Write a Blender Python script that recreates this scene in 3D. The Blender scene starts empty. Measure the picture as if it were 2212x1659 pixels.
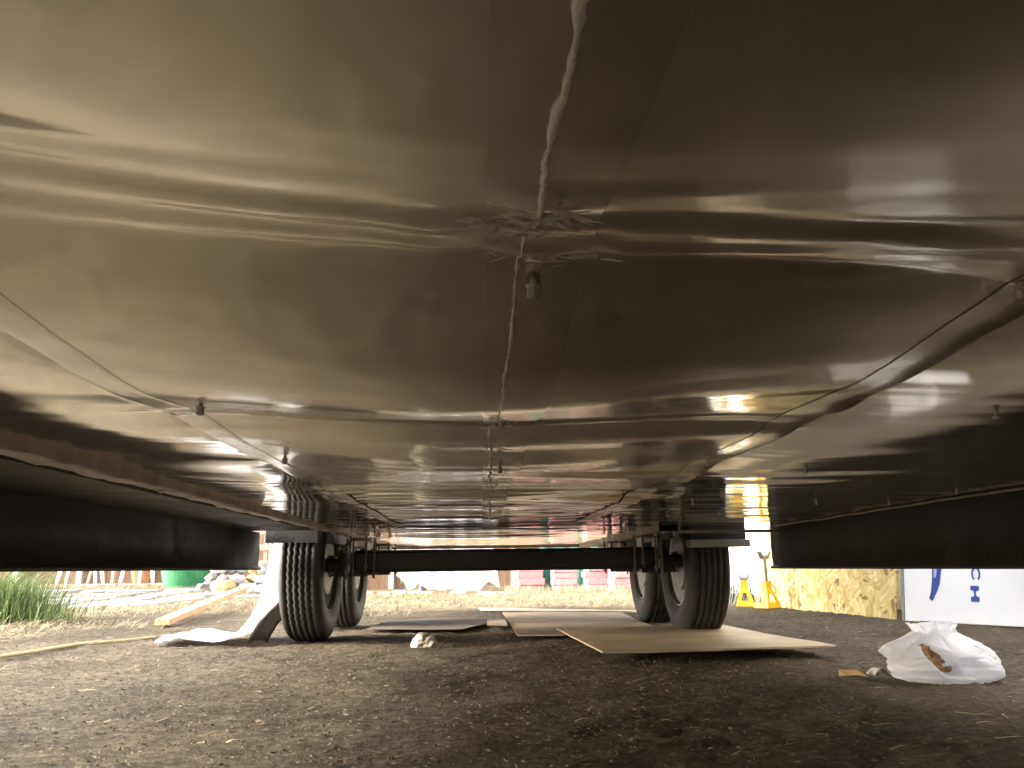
import bpy, bmesh, math, random
import numpy as np
from mathutils import Vector, Matrix

R = math.radians
random.seed(7)
rng = np.random.default_rng(11)
scn = bpy.context.scene
COL = scn.collection

# ------------------------------------------------------------------ camera, sky, sun, exposure
CAM_H = 0.33
cam_d = bpy.data.cameras.new("camera")
cam_d.sensor_width = 36.0
cam_d.lens = 36.0 * 1770.0 / 2212.0
cam_d.clip_start = 0.01
cam_d.clip_end = 600.0
cam = bpy.data.objects.new("camera", cam_d)
COL.objects.link(cam)
cam.matrix_world = (Matrix.Translation((0, 0, CAM_H)) @ Matrix.Rotation(R(-2.24), 4, 'Z')
                    @ Matrix.Rotation(R(90 + 12.66), 4, 'X') @ Matrix.Rotation(R(-0.75), 4, 'Z'))
scn.camera = cam

SUN_EL, SUN_AZ = 22.0, -100.0          # azimuth clockwise from +Y: low hazy sun on the left
w = bpy.data.worlds.new("World")
scn.world = w
w.use_nodes = True
nt = w.node_tree
bg = nt.nodes["Background"]
sky = nt.nodes.new("ShaderNodeTexSky")
sky.sky_type = 'NISHITA'
sky.sun_disc = False
sky.sun_elevation = R(SUN_EL)
sky.sun_rotation = R(SUN_AZ)
sky.air_density = 1.0
sky.dust_density = 4.0
sky.ozone_density = 0.6
hs = nt.nodes.new("ShaderNodeHueSaturation")
hs.inputs["Saturation"].default_value = 0.45
nt.links.new(sky.outputs[0], hs.inputs["Color"])
nt.links.new(hs.outputs[0], bg.inputs["Color"])
bg.inputs["Strength"].default_value = 0.15

sd = bpy.data.lights.new("sun", 'SUN')
sd.energy = 0.5
sd.angle = R(10)
sd.color = (1.0, 0.94, 0.84)
sun = bpy.data.objects.new("sun", sd)
COL.objects.link(sun)
sun.rotation_euler = Vector((math.sin(R(SUN_AZ)) * math.cos(R(SUN_EL)), math.cos(R(SUN_AZ)) * math.cos(R(SUN_EL)),
                             math.sin(R(SUN_EL)))).to_track_quat('Z', 'Y').to_euler()
scn.view_settings.view_transform = 'Standard'
scn.view_settings.look = 'None'
scn.view_settings.gamma = 1.0
scn.view_settings.use_curve_mapping = False
scn.view_settings.exposure = 3.35
try:
    scn.cycles.max_bounces = 12
    scn.cycles.diffuse_bounces = 7
    scn.cycles.glossy_bounces = 6
    scn.cycles.sample_clamp_indirect = 6.0
except Exception:
    pass

# ------------------------------------------------------------------ helpers
def tag(o, label=None, cat=None, group=None, kind=None):
    if label: o["label"] = label
    if cat: o["category"] = cat
    if group: o["group"] = group
    if kind: o["kind"] = kind
    return o

def empty(name, loc=(0, 0, 0), rz=0, parent=None):
    o = bpy.data.objects.new(name, None)
    COL.objects.link(o)
    o.empty_display_size = 0.1
    o.location = loc
    o.rotation_euler = (0, 0, rz)
    if parent: o.parent = parent
    return o

def mesh_obj(name, verts, faces, m, parent=None, smooth=False, loc=None):
    me = bpy.data.meshes.new(name)
    me.from_pydata([tuple(v) for v in verts], [], faces)
    me.materials.append(m)
    if smooth:
        me.polygons.foreach_set("use_smooth", [True] * len(me.polygons))
    me.update()
    o = bpy.data.objects.new(name, me)
    COL.objects.link(o)
    if parent: o.parent = parent
    if loc: o.location = loc
    return o

def grid_obj(name, P, m, parent=None, smooth=True):
    """P: array (rows, cols, 3)"""
    r, c = P.shape[:2]
    me = bpy.data.meshes.new(name)
    idx = np.arange(r * c).reshape(r, c)
    q = np.stack([idx[:-1, :-1], idx[:-1, 1:], idx[1:, 1:], idx[1:, :-1]], -1).reshape(-1, 4)
    me.vertices.add(r * c)
    me.vertices.foreach_set("co", P.reshape(-1).astype(np.float32))
    me.loops.add(len(q) * 4)
    me.loops.foreach_set("vertex_index", q.reshape(-1).astype(np.int32))
    me.polygons.add(len(q))
    me.polygons.foreach_set("loop_start", np.arange(0, len(q) * 4, 4, dtype=np.int32))
    me.polygons.foreach_set("loop_total", np.full(len(q), 4, dtype=np.int32))
    me.update(calc_edges=True)
    if smooth:
        me.polygons.foreach_set("use_smooth", np.ones(len(q), dtype=bool))
    me.materials.append(m)
    me.validate()
    o = bpy.data.objects.new(name, me)
    COL.objects.link(o)
    if parent: o.parent = parent
    return o

class MB:
    """collects shapes, builds ONE mesh object"""
    def __init__(s): s.v = []; s.f = []
    def add(s, vs, fs):
        b = len(s.v); s.v += [tuple(v) for v in vs]; s.f += [tuple(b + i for i in f) for f in fs]; return s
    def box(s, x0, x1, y0, y1, z0, z1, M=None, j=0.0):
        vs = [Vector((x, y, z)) for z in (z0, z1) for y in (y0, y1) for x in (x0, x1)]
        if j: vs = [v + Vector((random.uniform(-j, j), random.uniform(-j, j), random.uniform(-j, j))) for v in vs]
        if M: vs = [M @ v for v in vs]
        return s.add(vs, [(0, 2, 3, 1), (4, 5, 7, 6), (0, 1, 5, 4), (2, 6, 7, 3), (0, 4, 6, 2), (1, 3, 7, 5)])
    def bevbox(s, x0, x1, y0, y1, z0, z1, b, M=None, j=0.0):
        bm = bmesh.new()
        t = MB().box(x0, x1, y0, y1, z0, z1, None, j)
        vs = [bm.verts.new(v) for v in t.v]
        for f in t.f: bm.faces.new([vs[i] for i in f])
        bmesh.ops.bevel(bm, geom=bm.edges[:], offset=b, segments=1, affect='EDGES')
        bm.verts.index_update()
        V = [M @ v.co if M else v.co.copy() for v in bm.verts]
        F = [[v.index for v in f.verts] for f in bm.faces]
        bm.free()
        return s.add(V, F)
    def tube(s, pts, rad, n=8, cap=True):
        pts = [Vector(p) for p in pts]
        rr = rad if isinstance(rad, (list, tuple)) else [rad] * len(pts)
        vs = []; fs = []
        up = Vector((0, 0, 1))
        for i, p in enumerate(pts):
            d = (pts[min(i + 1, len(pts) - 1)] - pts[max(i - 1, 0)]).normalized()
            a = d.cross(up)
            if a.length < 0.05: a = d.cross(Vector((0, 1, 0)))
            a.normalize(); b = d.cross(a).normalized()
            for k in range(n):
                t = 2 * math.pi * k / n
                vs.append(p + (a * math.cos(t) + b * math.sin(t)) * rr[i])
        for i in range(len(pts) - 1):
            for k in range(n):
                fs.append((i * n + k, i * n + (k + 1) % n, (i + 1) * n + (k + 1) % n, (i + 1) * n + k))
        if cap:
            fs.append(tuple(range(n - 1, -1, -1)))
            fs.append(tuple((len(pts) - 1) * n + k for k in range(n)))
        return s.add(vs, fs)
    def lathe(s, prof, n, M, zig=None):
        """prof: (axial, radius) around local X"""
        vs = []; fs = []
        L = len(prof)
        for k in range(n):
            t = 2 * math.pi * k / n
            for i, (a, r) in enumerate(prof):
                da = 0
                if zig and zig[i]: da = zig[i] * (1 if k % 2 else -1)
                vs.append(M @ Vector((a + da, r * math.cos(t), r * math.sin(t))))
        for k in range(n):
            for i in range(L - 1):
                k2 = (k + 1) % n
                fs.append((k * L + i, k * L + i + 1, k2 * L + i + 1, k2 * L + i))
        return s.add(vs, fs)
    def prism(s, poly, z0, z1, M=None):
        n = len(poly)
        vs = [Vector((x, y, z0)) for x, y in poly] + [Vector((x, y, z1)) for x, y in poly]
        if M: vs = [M @ v for v in vs]
        fs = [tuple(range(n - 1, -1, -1)), tuple(range(n, 2 * n))]
        fs += [(i, (i + 1) % n, n + (i + 1) % n, n + i) for i in range(n)]
        return s.add(vs, fs)
    def build(s, name, m, parent=None, smooth=False, loc=None):
        o = mesh_obj(name, s.v, s.f, m, parent, smooth, loc)
        bm = bmesh.new(); bm.from_mesh(o.data)
        bmesh.ops.recalc_face_normals(bm, faces=bm.faces[:]); bm.to_mesh(o.data); bm.free()
        return o

def smoothstep(x, a, b):
    t = np.clip((np.asarray(x, float) - a) / (b - a), 0, 1)
    return t * t * (3 - 2 * t)

_LAT = {}
def vnoise(x, y, seed=0):
    if seed not in _LAT: _LAT[seed] = np.random.default_rng(1000 + seed).uniform(-1, 1, (256, 256))
    L = _LAT[seed]
    x = np.asarray(x, float); y = np.asarray(y, float)
    xi = np.floor(x).astype(int); yi = np.floor(y).astype(int)
    fx = x - xi; fy = y - yi
    fx = fx * fx * fx * (fx * (fx * 6 - 15) + 10); fy = fy * fy * fy * (fy * (fy * 6 - 15) + 10)
    g = lambda a, b: L[a % 256, b % 256]
    return (g(xi, yi) * (1 - fx) + g(xi + 1, yi) * fx) * (1 - fy) + (g(xi, yi + 1) * (1 - fx) + g(xi + 1, yi + 1) * fx) * fy

def mat(name, c1, rough=0.6, metal=0.0, c2=None, scale=8.0, detail=5.0, bump=0.0, bscale=None, stretch=None,
        rough2=None, spec=0.5, mid=(0.35, 0.65), trans=0.0, coat=0.0):
    m = bpy.data.materials.new(name)
    m.use_nodes = True
    t = m.node_tree; N = t.nodes; K = t.links
    p = N["Principled BSDF"]
    p.inputs["Base Color"].default_value = (*c1, 1)
    p.inputs["Roughness"].default_value = rough
    p.inputs["Metallic"].default_value = metal
    p.inputs["Specular IOR Level"].default_value = spec
    p.inputs["Coat Weight"].default_value = coat
    tc = N.new("ShaderNodeTexCoord")
    mp = N.new("ShaderNodeMapping")
    if stretch: mp.inputs["Scale"].default_value = stretch
    K.new(tc.outputs["Object"], mp.inputs["Vector"])
    nz = N.new("ShaderNodeTexNoise")
    nz.inputs["Scale"].default_value = scale; nz.inputs["Detail"].default_value = detail
    nz.inputs["Roughness"].default_value = 0.62
    K.new(mp.outputs[0], nz.inputs["Vector"])
    rp = N.new("ShaderNodeValToRGB")
    rp.color_ramp.elements[0].position = mid[0]; rp.color_ramp.elements[1].position = mid[1]
    rp.color_ramp.elements[0].color = (*c1, 1); rp.color_ramp.elements[1].color = (*(c2 or c1), 1)
    K.new(nz.outputs["Fac"], rp.inputs["Fac"])
    K.new(rp.outputs[0], p.inputs["Base Color"])
    if rough2 is not None:
        mr = N.new("ShaderNodeMapRange")
        mr.inputs["From Min"].default_value = 0.3; mr.inputs["From Max"].default_value = 0.7
        mr.inputs["To Min"].default_value = rough; mr.inputs["To Max"].default_value = rough2
        K.new(nz.outputs["Fac"], mr.inputs["Value"]); K.new(mr.outputs[0], p.inputs["Roughness"])
    if bump:
        n2 = N.new("ShaderNodeTexNoise")
        n2.inputs["Scale"].default_value = bscale or scale * 4; n2.inputs["Detail"].default_value = 6
        K.new(mp.outputs[0], n2.inputs["Vector"])
        b = N.new("ShaderNodeBump"); b.inputs["Strength"].default_value = bump; b.inputs["Distance"].default_value = 0.01
        K.new(n2.outputs["Fac"], b.inputs["Height"]); K.new(b.outputs[0], p.inputs["Normal"])
    if trans:
        p.inputs["Subsurface Weight"].default_value = 0.0
        tr = N.new("ShaderNodeBsdfTranslucent"); K.new(rp.outputs[0], tr.inputs["Color"])
        mx = N.new("ShaderNodeMixShader"); mx.inputs[0].default_value = trans
        K.new(p.outputs[0], mx.inputs[1]); K.new(tr.outputs[0], mx.inputs[2])
        K.new(mx.outputs[0], N["Material Output"].inputs["Surface"])
    return m

def ground_material():
    m = bpy.data.materials.new("dirt_and_straw"); m.use_nodes = True
    t = m.node_tree; N = t.nodes; K = t.links; p = N["Principled BSDF"]
    geo = N.new("ShaderNodeNewGeometry")
    sep = N.new("ShaderNodeSeparateXYZ"); K.new(geo.outputs["Position"], sep.inputs[0])
    def noise(sc, det=6, ro=0.6):
        n = N.new("ShaderNodeTexNoise"); n.inputs["Scale"].default_value = sc; n.inputs["Detail"].default_value = det
        n.inputs["Roughness"].default_value = ro; K.new(geo.outputs["Position"], n.inputs["Vector"]); return n.outputs["Fac"]
    def math_(op, a, b=None, clamp=False):
        n = N.new("ShaderNodeMath"); n.operation = op; n.use_clamp = clamp
        for i, v in enumerate((a, b)):
            if v is None: continue
            if isinstance(v, (int, float)): n.inputs[i].default_value = v
            else: K.new(v, n.inputs[i])
        return n.outputs[0]
    def ramp(f, stops):
        r = N.new("ShaderNodeValToRGB")
        while len(r.color_ramp.elements) < len(stops): r.color_ramp.elements.new(0.5)
        for e, (q, c) in zip(r.color_ramp.elements, stops): e.position = q; e.color = (*c, 1)
        K.new(f, r.inputs["Fac"]); return r.outputs[0]
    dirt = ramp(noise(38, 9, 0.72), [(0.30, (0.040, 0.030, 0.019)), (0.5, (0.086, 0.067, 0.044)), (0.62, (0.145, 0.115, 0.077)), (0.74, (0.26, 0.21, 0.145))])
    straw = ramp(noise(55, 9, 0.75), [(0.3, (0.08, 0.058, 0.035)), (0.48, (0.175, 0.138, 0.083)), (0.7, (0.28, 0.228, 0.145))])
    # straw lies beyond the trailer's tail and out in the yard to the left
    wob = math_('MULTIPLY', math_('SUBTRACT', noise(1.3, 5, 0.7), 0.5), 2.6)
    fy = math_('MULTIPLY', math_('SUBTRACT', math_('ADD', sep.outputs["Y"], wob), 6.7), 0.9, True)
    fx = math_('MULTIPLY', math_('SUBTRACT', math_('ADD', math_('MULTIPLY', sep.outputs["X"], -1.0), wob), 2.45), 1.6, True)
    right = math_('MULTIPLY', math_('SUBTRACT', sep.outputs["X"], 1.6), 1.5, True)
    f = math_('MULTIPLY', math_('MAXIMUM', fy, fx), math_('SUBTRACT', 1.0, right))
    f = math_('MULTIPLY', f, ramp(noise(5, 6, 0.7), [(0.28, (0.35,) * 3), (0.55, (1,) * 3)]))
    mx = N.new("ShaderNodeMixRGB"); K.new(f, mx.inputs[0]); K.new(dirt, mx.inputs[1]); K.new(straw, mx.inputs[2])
    # slow patches of damper and paler soil
    mu = N.new("ShaderNodeMixRGB"); mu.blend_type = 'MULTIPLY'; mu.inputs[0].default_value = 1.0
    K.new(mx.outputs[0], mu.inputs[1]); K.new(ramp(noise(2.1, 4, 0.6), [(0.3, (0.55, 0.53, 0.50)), (0.7, (1.15, 1.15, 1.12))]), mu.inputs[2])
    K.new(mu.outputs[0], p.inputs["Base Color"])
    p.inputs["Roughness"].default_value = 0.95; p.inputs["Specular IOR Level"].default_value = 0.15
    b = N.new("ShaderNodeBump"); b.inputs["Strength"].default_value = 0.9; b.inputs["Distance"].default_value = 0.012
    K.new(noise(60, 9, 0.7), b.inputs["Height"]); K.new(b.outputs[0], p.inputs["Normal"])
    return m

def osb_material():
    m = bpy.data.materials.new("strand_board"); m.use_nodes = True
    t = m.node_tree; N = t.nodes; K = t.links; p = N["Principled BSDF"]
    tc = N.new("ShaderNodeTexCoord")
    def layer(rot, sc):
        m0 = N.new("ShaderNodeMapping"); m0.inputs["Rotation"].default_value = (0, rot, 0); K.new(tc.outputs["Object"], m0.inputs["Vector"])
        mp = N.new("ShaderNodeMapping"); mp.inputs["Scale"].default_value = sc; K.new(m0.outputs[0], mp.inputs["Vector"])
        v = N.new("ShaderNodeTexVoronoi"); v.inputs["Scale"].default_value = 22.0; v.inputs["Randomness"].default_value = 1.0
        K.new(mp.outputs[0], v.inputs["Vector"]); return v
    a = layer(0.25, (0.42, 1.0, 1.5)); b = layer(-0.45, (0.36, 1.0, 1.7)); c = layer(1.1, (0.6, 1.0, 1.3))
    def ramp(f, stops):
        r = N.new("ShaderNodeValToRGB"); r.color_ramp.interpolation = 'LINEAR'
        while len(r.color_ramp.elements) < len(stops): r.color_ramp.elements.new(0.5)
        for e, (q, cc) in zip(r.color_ramp.elements, stops): e.position = q; e.color = (*cc, 1)
        K.new(f, r.inputs["Fac"]); return r.outputs[0]
    tones = [(0.03, (0.24, 0.12, 0.03)), (0.14, (0.46, 0.31, 0.08)), (0.5, (0.60, 0.44, 0.14)), (0.9, (0.70, 0.57, 0.27))]
    s1 = N.new("ShaderNodeSeparateColor"); K.new(a.outputs["Color"], s1.inputs[0])
    s2 = N.new("ShaderNodeSeparateColor"); K.new(b.outputs["Color"], s2.inputs[0])
    s3 = N.new("ShaderNodeSeparateColor"); K.new(c.outputs["Color"], s3.inputs[0])
    x1 = N.new("ShaderNodeMixRGB"); x2 = N.new("ShaderNodeMixRGB")
    g1 = N.new("ShaderNodeMath"); g1.operation = 'GREATER_THAN'; g1.inputs[1].default_value = 0.5; K.new(s2.outputs[1], g1.inputs[0])
    g2 = N.new("ShaderNodeMath"); g2.operation = 'GREATER_THAN'; g2.inputs[1].default_value = 0.6; K.new(s3.outputs[1], g2.inputs[0])
    K.new(g1.outputs[0], x1.inputs[0]); K.new(ramp(s1.outputs[0], tones), x1.inputs[1]); K.new(ramp(s2.outputs[0], tones), x1.inputs[2])
    K.new(g2.outputs[0], x2.inputs[0]); K.new(x1.outputs[0], x2.inputs[1]); K.new(ramp(s3.outputs[0], tones), x2.inputs[2])
    K.new(x2.outputs[0], p.inputs["Base Color"]); p.inputs["Roughness"].default_value = 0.7
    bp = N.new("ShaderNodeBump"); bp.inputs["Strength"].default_value = 0.4; bp.inputs["Distance"].default_value = 0.004
    K.new(s3.outputs[2], bp.inputs["Height"]); K.new(bp.outputs[0], p.inputs["Normal"])
    return m

def foil_material(name, dull, lo, hi):
    m = bpy.data.materials.new(name); m.use_nodes = True
    t = m.node_tree; N = t.nodes; K = t.links; p = N["Principled BSDF"]
    geo = N.new("ShaderNodeNewGeometry")
    p.inputs["Metallic"].default_value = 1.0
    def noise(sc, st=(1, 1, 1), det=6):
        mp = N.new("ShaderNodeMapping"); mp.inputs["Scale"].default_value = st; K.new(geo.outputs["Position"], mp.inputs["Vector"])
        n = N.new("ShaderNodeTexNoise"); n.inputs["Scale"].default_value = sc; n.inputs["Detail"].default_value = det
        K.new(mp.outputs[0], n.inputs["Vector"]); return n.outputs["Fac"]
    r = N.new("ShaderNodeMapRange"); r.inputs["From Min"].default_value = 0.3; r.inputs["From Max"].default_value = 0.7
    r.inputs["To Min"].default_value = lo; r.inputs["To Max"].default_value = hi
    K.new(noise(7), r.inputs["Value"]); K.new(r.outputs[0], p.inputs["Roughness"])
    cr = N.new("ShaderNodeValToRGB")
    cr.color_ramp.elements[0].position = 0.34; cr.color_ramp.elements[0].color = (0.81, 0.75, 0.635, 1)
    cr.color_ramp.elements[1].position = 0.65; cr.color_ramp.elements[1].color = (0.95, 0.90, 0.79, 1)
    K.new(noise(9, (0.5, 1.3, 1), 9), cr.inputs["Fac"]); K.new(cr.outputs[0], p.inputs["Base Color"])
    b = N.new("ShaderNodeBump"); b.inputs["Strength"].default_value = 0.02; b.inputs["Distance"].default_value = 0.002
    K.new(noise(420, (1, 1, 1), 3), b.inputs["Height"]); K.new(b.outputs[0], p.inputs["Normal"])
    # dull film of dust and oxide: a second, broad lobe
    q = N.new("ShaderNodeBsdfPrincipled"); q.inputs["Metallic"].default_value = 1.0; q.inputs["Roughness"].default_value = 0.52
    K.new(cr.outputs[0], q.inputs["Base Color"])
    mx = N.new("ShaderNodeMixShader"); mx.inputs[0].default_value = dull
    K.new(p.outputs[0], mx.inputs[1]); K.new(q.outputs[0], mx.inputs[2])
    K.new(mx.outputs[0], N["Material Output"].inputs["Surface"])
    return m

M = {}
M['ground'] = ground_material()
M['foil'] = foil_material("shiny_foil", 0.03, 0.05, 0.10)
M['foildull'] = foil_material("dusty_foil", 0.33, 0.09, 0.17)
M['osb'] = osb_material()
M['tapedull'] = foil_material("dusty_tape", 0.25, 0.10, 0.16)
M['tape'] = mat("foil_tape", (0.82, 0.78, 0.70), 0.16, 1.0, (0.88, 0.85, 0.78), 6, bump=0.03, bscale=200)
M['seal'] = mat("sealant", (0.66, 0.62, 0.55), 0.45, 0.0, (0.85, 0.82, 0.76), 60, bump=0.5, bscale=300)
M['black'] = mat("black_skirt", (0.008, 0.008, 0.008), 0.40, 0.0, (0.034, 0.029, 0.022), 5, 9, rough2=0.7, bump=0.15, bscale=60, mid=(0.5, 0.8))
M['steel'] = mat("black_steel", (0.012, 0.012, 0.012), 0.4, 0.0, (0.022, 0.02, 0.018), 10, rough2=0.6, bump=0.2, bscale=80)
M['alu'] = mat("dull_aluminium", (0.24, 0.215, 0.19), 0.5, 0.9, (0.42, 0.38, 0.34), 12, rough2=0.55, bump=0.35, bscale=90)
M['shell'] = mat("shell_aluminium", (0.72, 0.72, 0.72), 0.28, 1.0, (0.8, 0.8, 0.8), 3)
M['rubber'] = mat("tyre_rubber", (0.018, 0.017, 0.016), 0.62, 0.0, (0.034, 0.031, 0.028), 14, bump=0.15, bscale=120, mid=(0.4, 0.7))
M['rim'] = mat("silver_rim", (0.66, 0.67, 0.69), 0.38, 0.15, (0.52, 0.52, 0.53), 9, rough2=0.5)
M['zinc'] = mat("zinc_screw", (0.52, 0.49, 0.45), 0.4, 0.35, (0.36, 0.33, 0.30), 50)
M['boltdark'] = mat("oiled_bolt", (0.10, 0.095, 0.085), 0.45, 0.7, (0.2, 0.18, 0.16), 40)
M['grey'] = mat("grey_bracket", (0.22, 0.22, 0.21), 0.5, 0.3, (0.3, 0.3, 0.28), 10)
M['board'] = mat("tan_hardboard", (0.28, 0.20, 0.11), 0.7, 0.0, (0.46, 0.345, 0.205), 4.5, 10, bump=0.06, bscale=150, mid=(0.3, 0.7))
M['board2'] = mat("worn_hardboard", (0.27, 0.19, 0.11), 0.75, 0.0, (0.38, 0.28, 0.17), 2.6, 8, bump=0.06, bscale=150, mid=(0.3, 0.7))
M['darkboard'] = mat("weathered_cardboard", (0.075, 0.059, 0.040), 0.9, 0.0, (0.115, 0.091, 0.062), 5, bump=0.15, bscale=80)
M['paleboard'] = mat("pale_board", (0.33, 0.265, 0.18), 0.75, 0.0, (0.42, 0.345, 0.245), 6, bump=0.1)
M['white'] = mat("white_sign", (0.80, 0.80, 0.80), 0.45, 0.0, (0.76, 0.77, 0.78), 5)
M['blue'] = mat("blue_print", (0.028, 0.06, 0.30), 0.45, 0.0, (0.035, 0.07, 0.33), 30)
M['lilac'] = mat("lilac_print", (0.42, 0.44, 0.72), 0.45)
M['ink'] = mat("dark_print", (0.02, 0.02, 0.03), 0.5)
M['yellow'] = mat("yellow_paint", (0.78, 0.50, 0.012), 0.4, 0.0, (0.72, 0.44, 0.012), 20, rough2=0.55)
M['ratchet'] = mat("bare_steel", (0.34, 0.32, 0.29), 0.45, 0.8, (0.22, 0.2, 0.18), 30)
M['plastic'] = mat("white_film", (0.82, 0.82, 0.84), 0.32, 0.0, (0.78, 0.78, 0.80), 7, trans=0.5)
M['film'] = mat("white_membrane", (0.66, 0.66, 0.67), 0.5, 0.0, (0.58, 0.58, 0.59), 6, bump=0.05, bscale=40, trans=0.45)
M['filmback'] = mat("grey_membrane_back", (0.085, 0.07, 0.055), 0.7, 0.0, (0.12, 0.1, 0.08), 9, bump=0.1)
M['content'] = mat("brown_scraps", (0.24, 0.11, 0.04), 0.6, 0.0, (0.5, 0.3, 0.14), 30, bump=0.3, bscale=60)
M['leaf'] = mat("dry_leaf", (0.36, 0.22, 0.08), 0.7, 0.0, (0.45, 0.29, 0.12), 40)
M['paper'] = mat("white_paper", (0.72, 0.70, 0.65), 0.7, 0.0, (0.66, 0.63, 0.57), 20, trans=0.15)
M['pine'] = mat("pine_lumber", (0.42, 0.235, 0.11), 0.6, 0.0, (0.52, 0.325, 0.175), 4, stretch=(9, 0.7, 9), bump=0.1)
M['rope'] = mat("tan_rope", (0.30, 0.23, 0.12), 0.85, 0.0, (0.40, 0.32, 0.18), 60, bump=0.5, bscale=160)
M['rock'] = mat("pale_rock", (0.34, 0.30, 0.24), 0.9, 0.0, (0.52, 0.48, 0.40), 12, bump=0.6, bscale=50)
M['rockgrey'] = mat("grey_rock", (0.12, 0.113, 0.10), 0.85, 0.0, (0.22, 0.21, 0.19), 7, bump=0.5, bscale=30)
M['rocktan'] = mat("ochre_rock", (0.33, 0.19, 0.065), 0.85, 0.0, (0.40, 0.27, 0.12), 7, bump=0.5, bscale=30)
M['rockwhite'] = mat("white_rock", (0.44, 0.44, 0.43), 0.85, 0.0, (0.34, 0.35, 0.35), 7, bump=0.5, bscale=30)
M['flag'] = mat("flagstone", (0.21, 0.215, 0.205), 0.9, 0.0, (0.29, 0.285, 0.27), 3, bump=0.3, bscale=25)
M['paver'] = mat("pink_paver", (0.33, 0.155, 0.16), 0.9, 0.0, (0.40, 0.20, 0.205), 6, bump=0.7, bscale=30)
M['brick'] = mat("red_brick", (0.42, 0.155, 0.11), 0.85, 0.0, (0.52, 0.25, 0.2), 8, bump=0.5, bscale=40)
M['teal'] = mat("teal_tarp", (0.035, 0.20, 0.15), 0.5, 0.0, (0.06, 0.30, 0.235), 5, bump=0.2, bscale=20)
M['tub'] = mat("green_tub", (0.010, 0.125, 0.042), 0.4, 0.0, (0.03, 0.19, 0.075), 7, rough2=0.6, mid=(0.4, 0.75))
M['chair'] = mat("white_resin", (0.78, 0.79, 0.80), 0.4)
M['chairtan'] = mat("tan_resin", (0.42, 0.35, 0.26), 0.5)
M['terracotta'] = mat("terracotta", (0.45, 0.20, 0.08), 0.8, 0.0, (0.52, 0.26, 0.12), 10)
M['plank'] = mat("brown_plank", (0.125, 0.068, 0.04), 0.85, 0.0, (0.19, 0.11, 0.066), 3, stretch=(6, 6, 0.8), bump=0.3, bscale=12)
M['fpost'] = mat("grey_post", (0.36, 0.31, 0.25), 0.85, 0.0, (0.45, 0.4, 0.33), 4, bump=0.2)
M['pallet'] = mat("salmon_timber", (0.34, 0.19, 0.135), 0.8, 0.0, (0.42, 0.26, 0.2), 5, bump=0.2)
M['plaster'] = mat("white_plaster", (0.78, 0.76, 0.72), 0.85, 0.0, (0.80, 0.79, 0.77), 2, bump=0.3, bscale=15)
M['stain'] = mat("bare_plaster", (0.42, 0.33, 0.22), 0.9, 0.0, (0.55, 0.47, 0.36), 12, bump=0.4)
M['grass'] = mat("green_grass", (0.055, 0.11, 0.024), 0.6, 0.0, (0.24, 0.26, 0.10), 30, trans=0.3, mid=(0.42, 0.7))
M['straw'] = mat("dry_straw", (0.20, 0.155, 0.085), 0.8, 0.0, (0.32, 0.26, 0.16), 25)
M['chips'] = mat("wood_chips", (0.09, 0.068, 0.044), 0.9, 0.0, (0.21, 0.165, 0.11), 40)
M['crumb'] = mat("soil_crumbs", (0.055, 0.041, 0.027), 0.95, 0.0, (0.125, 0.097, 0.064), 30)

# ------------------------------------------------------------------ ground
def rise(X, Y):
    """the yard climbs a little towards the patio at far left"""
    return 0.15 * smoothstep(Y, 8.5, 12.6) * smoothstep(-np.asarray(X, float), 1.9, 3.6)

def gz(X, Y):
    X = np.asarray(X, float); Y = np.asarray(Y, float)
    d = 0.010 * vnoise(X * 1.7, Y * 1.7, 1) + 0.005 * vnoise(X * 6, Y * 6, 2) + 0.004 * vnoise(X * 17, Y * 17, 3)
    near = np.exp(-((X - 0.1) ** 2) / 3.0)
    return rise(X, Y) + d - 0.004 + 0.0 * near

def axis(a, b, step, far0, far1):
    c = list(np.arange(a, b, step))
    l = []; s = step; x = a
    while x > far0: s *= 1.18; x -= s; l.append(x)
    r = []; s = step; x = c[-1]
    while x < far1: s *= 1.18; x += s; r.append(x)
    return np.array(l[::-1] + c + r)

xs = axis(-3.2, 3.2, 0.03, -120, 120)
ys = axis(0.1, 7.0, 0.026, -120, 250)
XX, YY = np.meshgrid(xs, ys)
ZZ = gz(XX, YY) + 0.004 * vnoise(XX * 33, YY * 33, 4) + 0.002 * vnoise(XX * 61, YY * 61, 5)
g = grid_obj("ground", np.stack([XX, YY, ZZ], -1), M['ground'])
tag(g, "dark dirt ground under the trailer turning to pale straw in the yard", kind='structure')

# ------------------------------------------------------------------ trailer
XL, XR = -1.0, 1.3           # inner faces of the skirts
YEND = 6.6
tr = empty("travel_trailer", (0.12, 4.6, 0))
tag(tr, "travel trailer seen from below with wavy foil belly, black skirts and tandem wheels", "trailer")
def tpart(o):                # keep world coordinates while parented to the trailer's base
    o.parent = tr
    o.matrix_parent_inverse = Matrix.Translation((-0.12, -4.6, 0))
    return o

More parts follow.
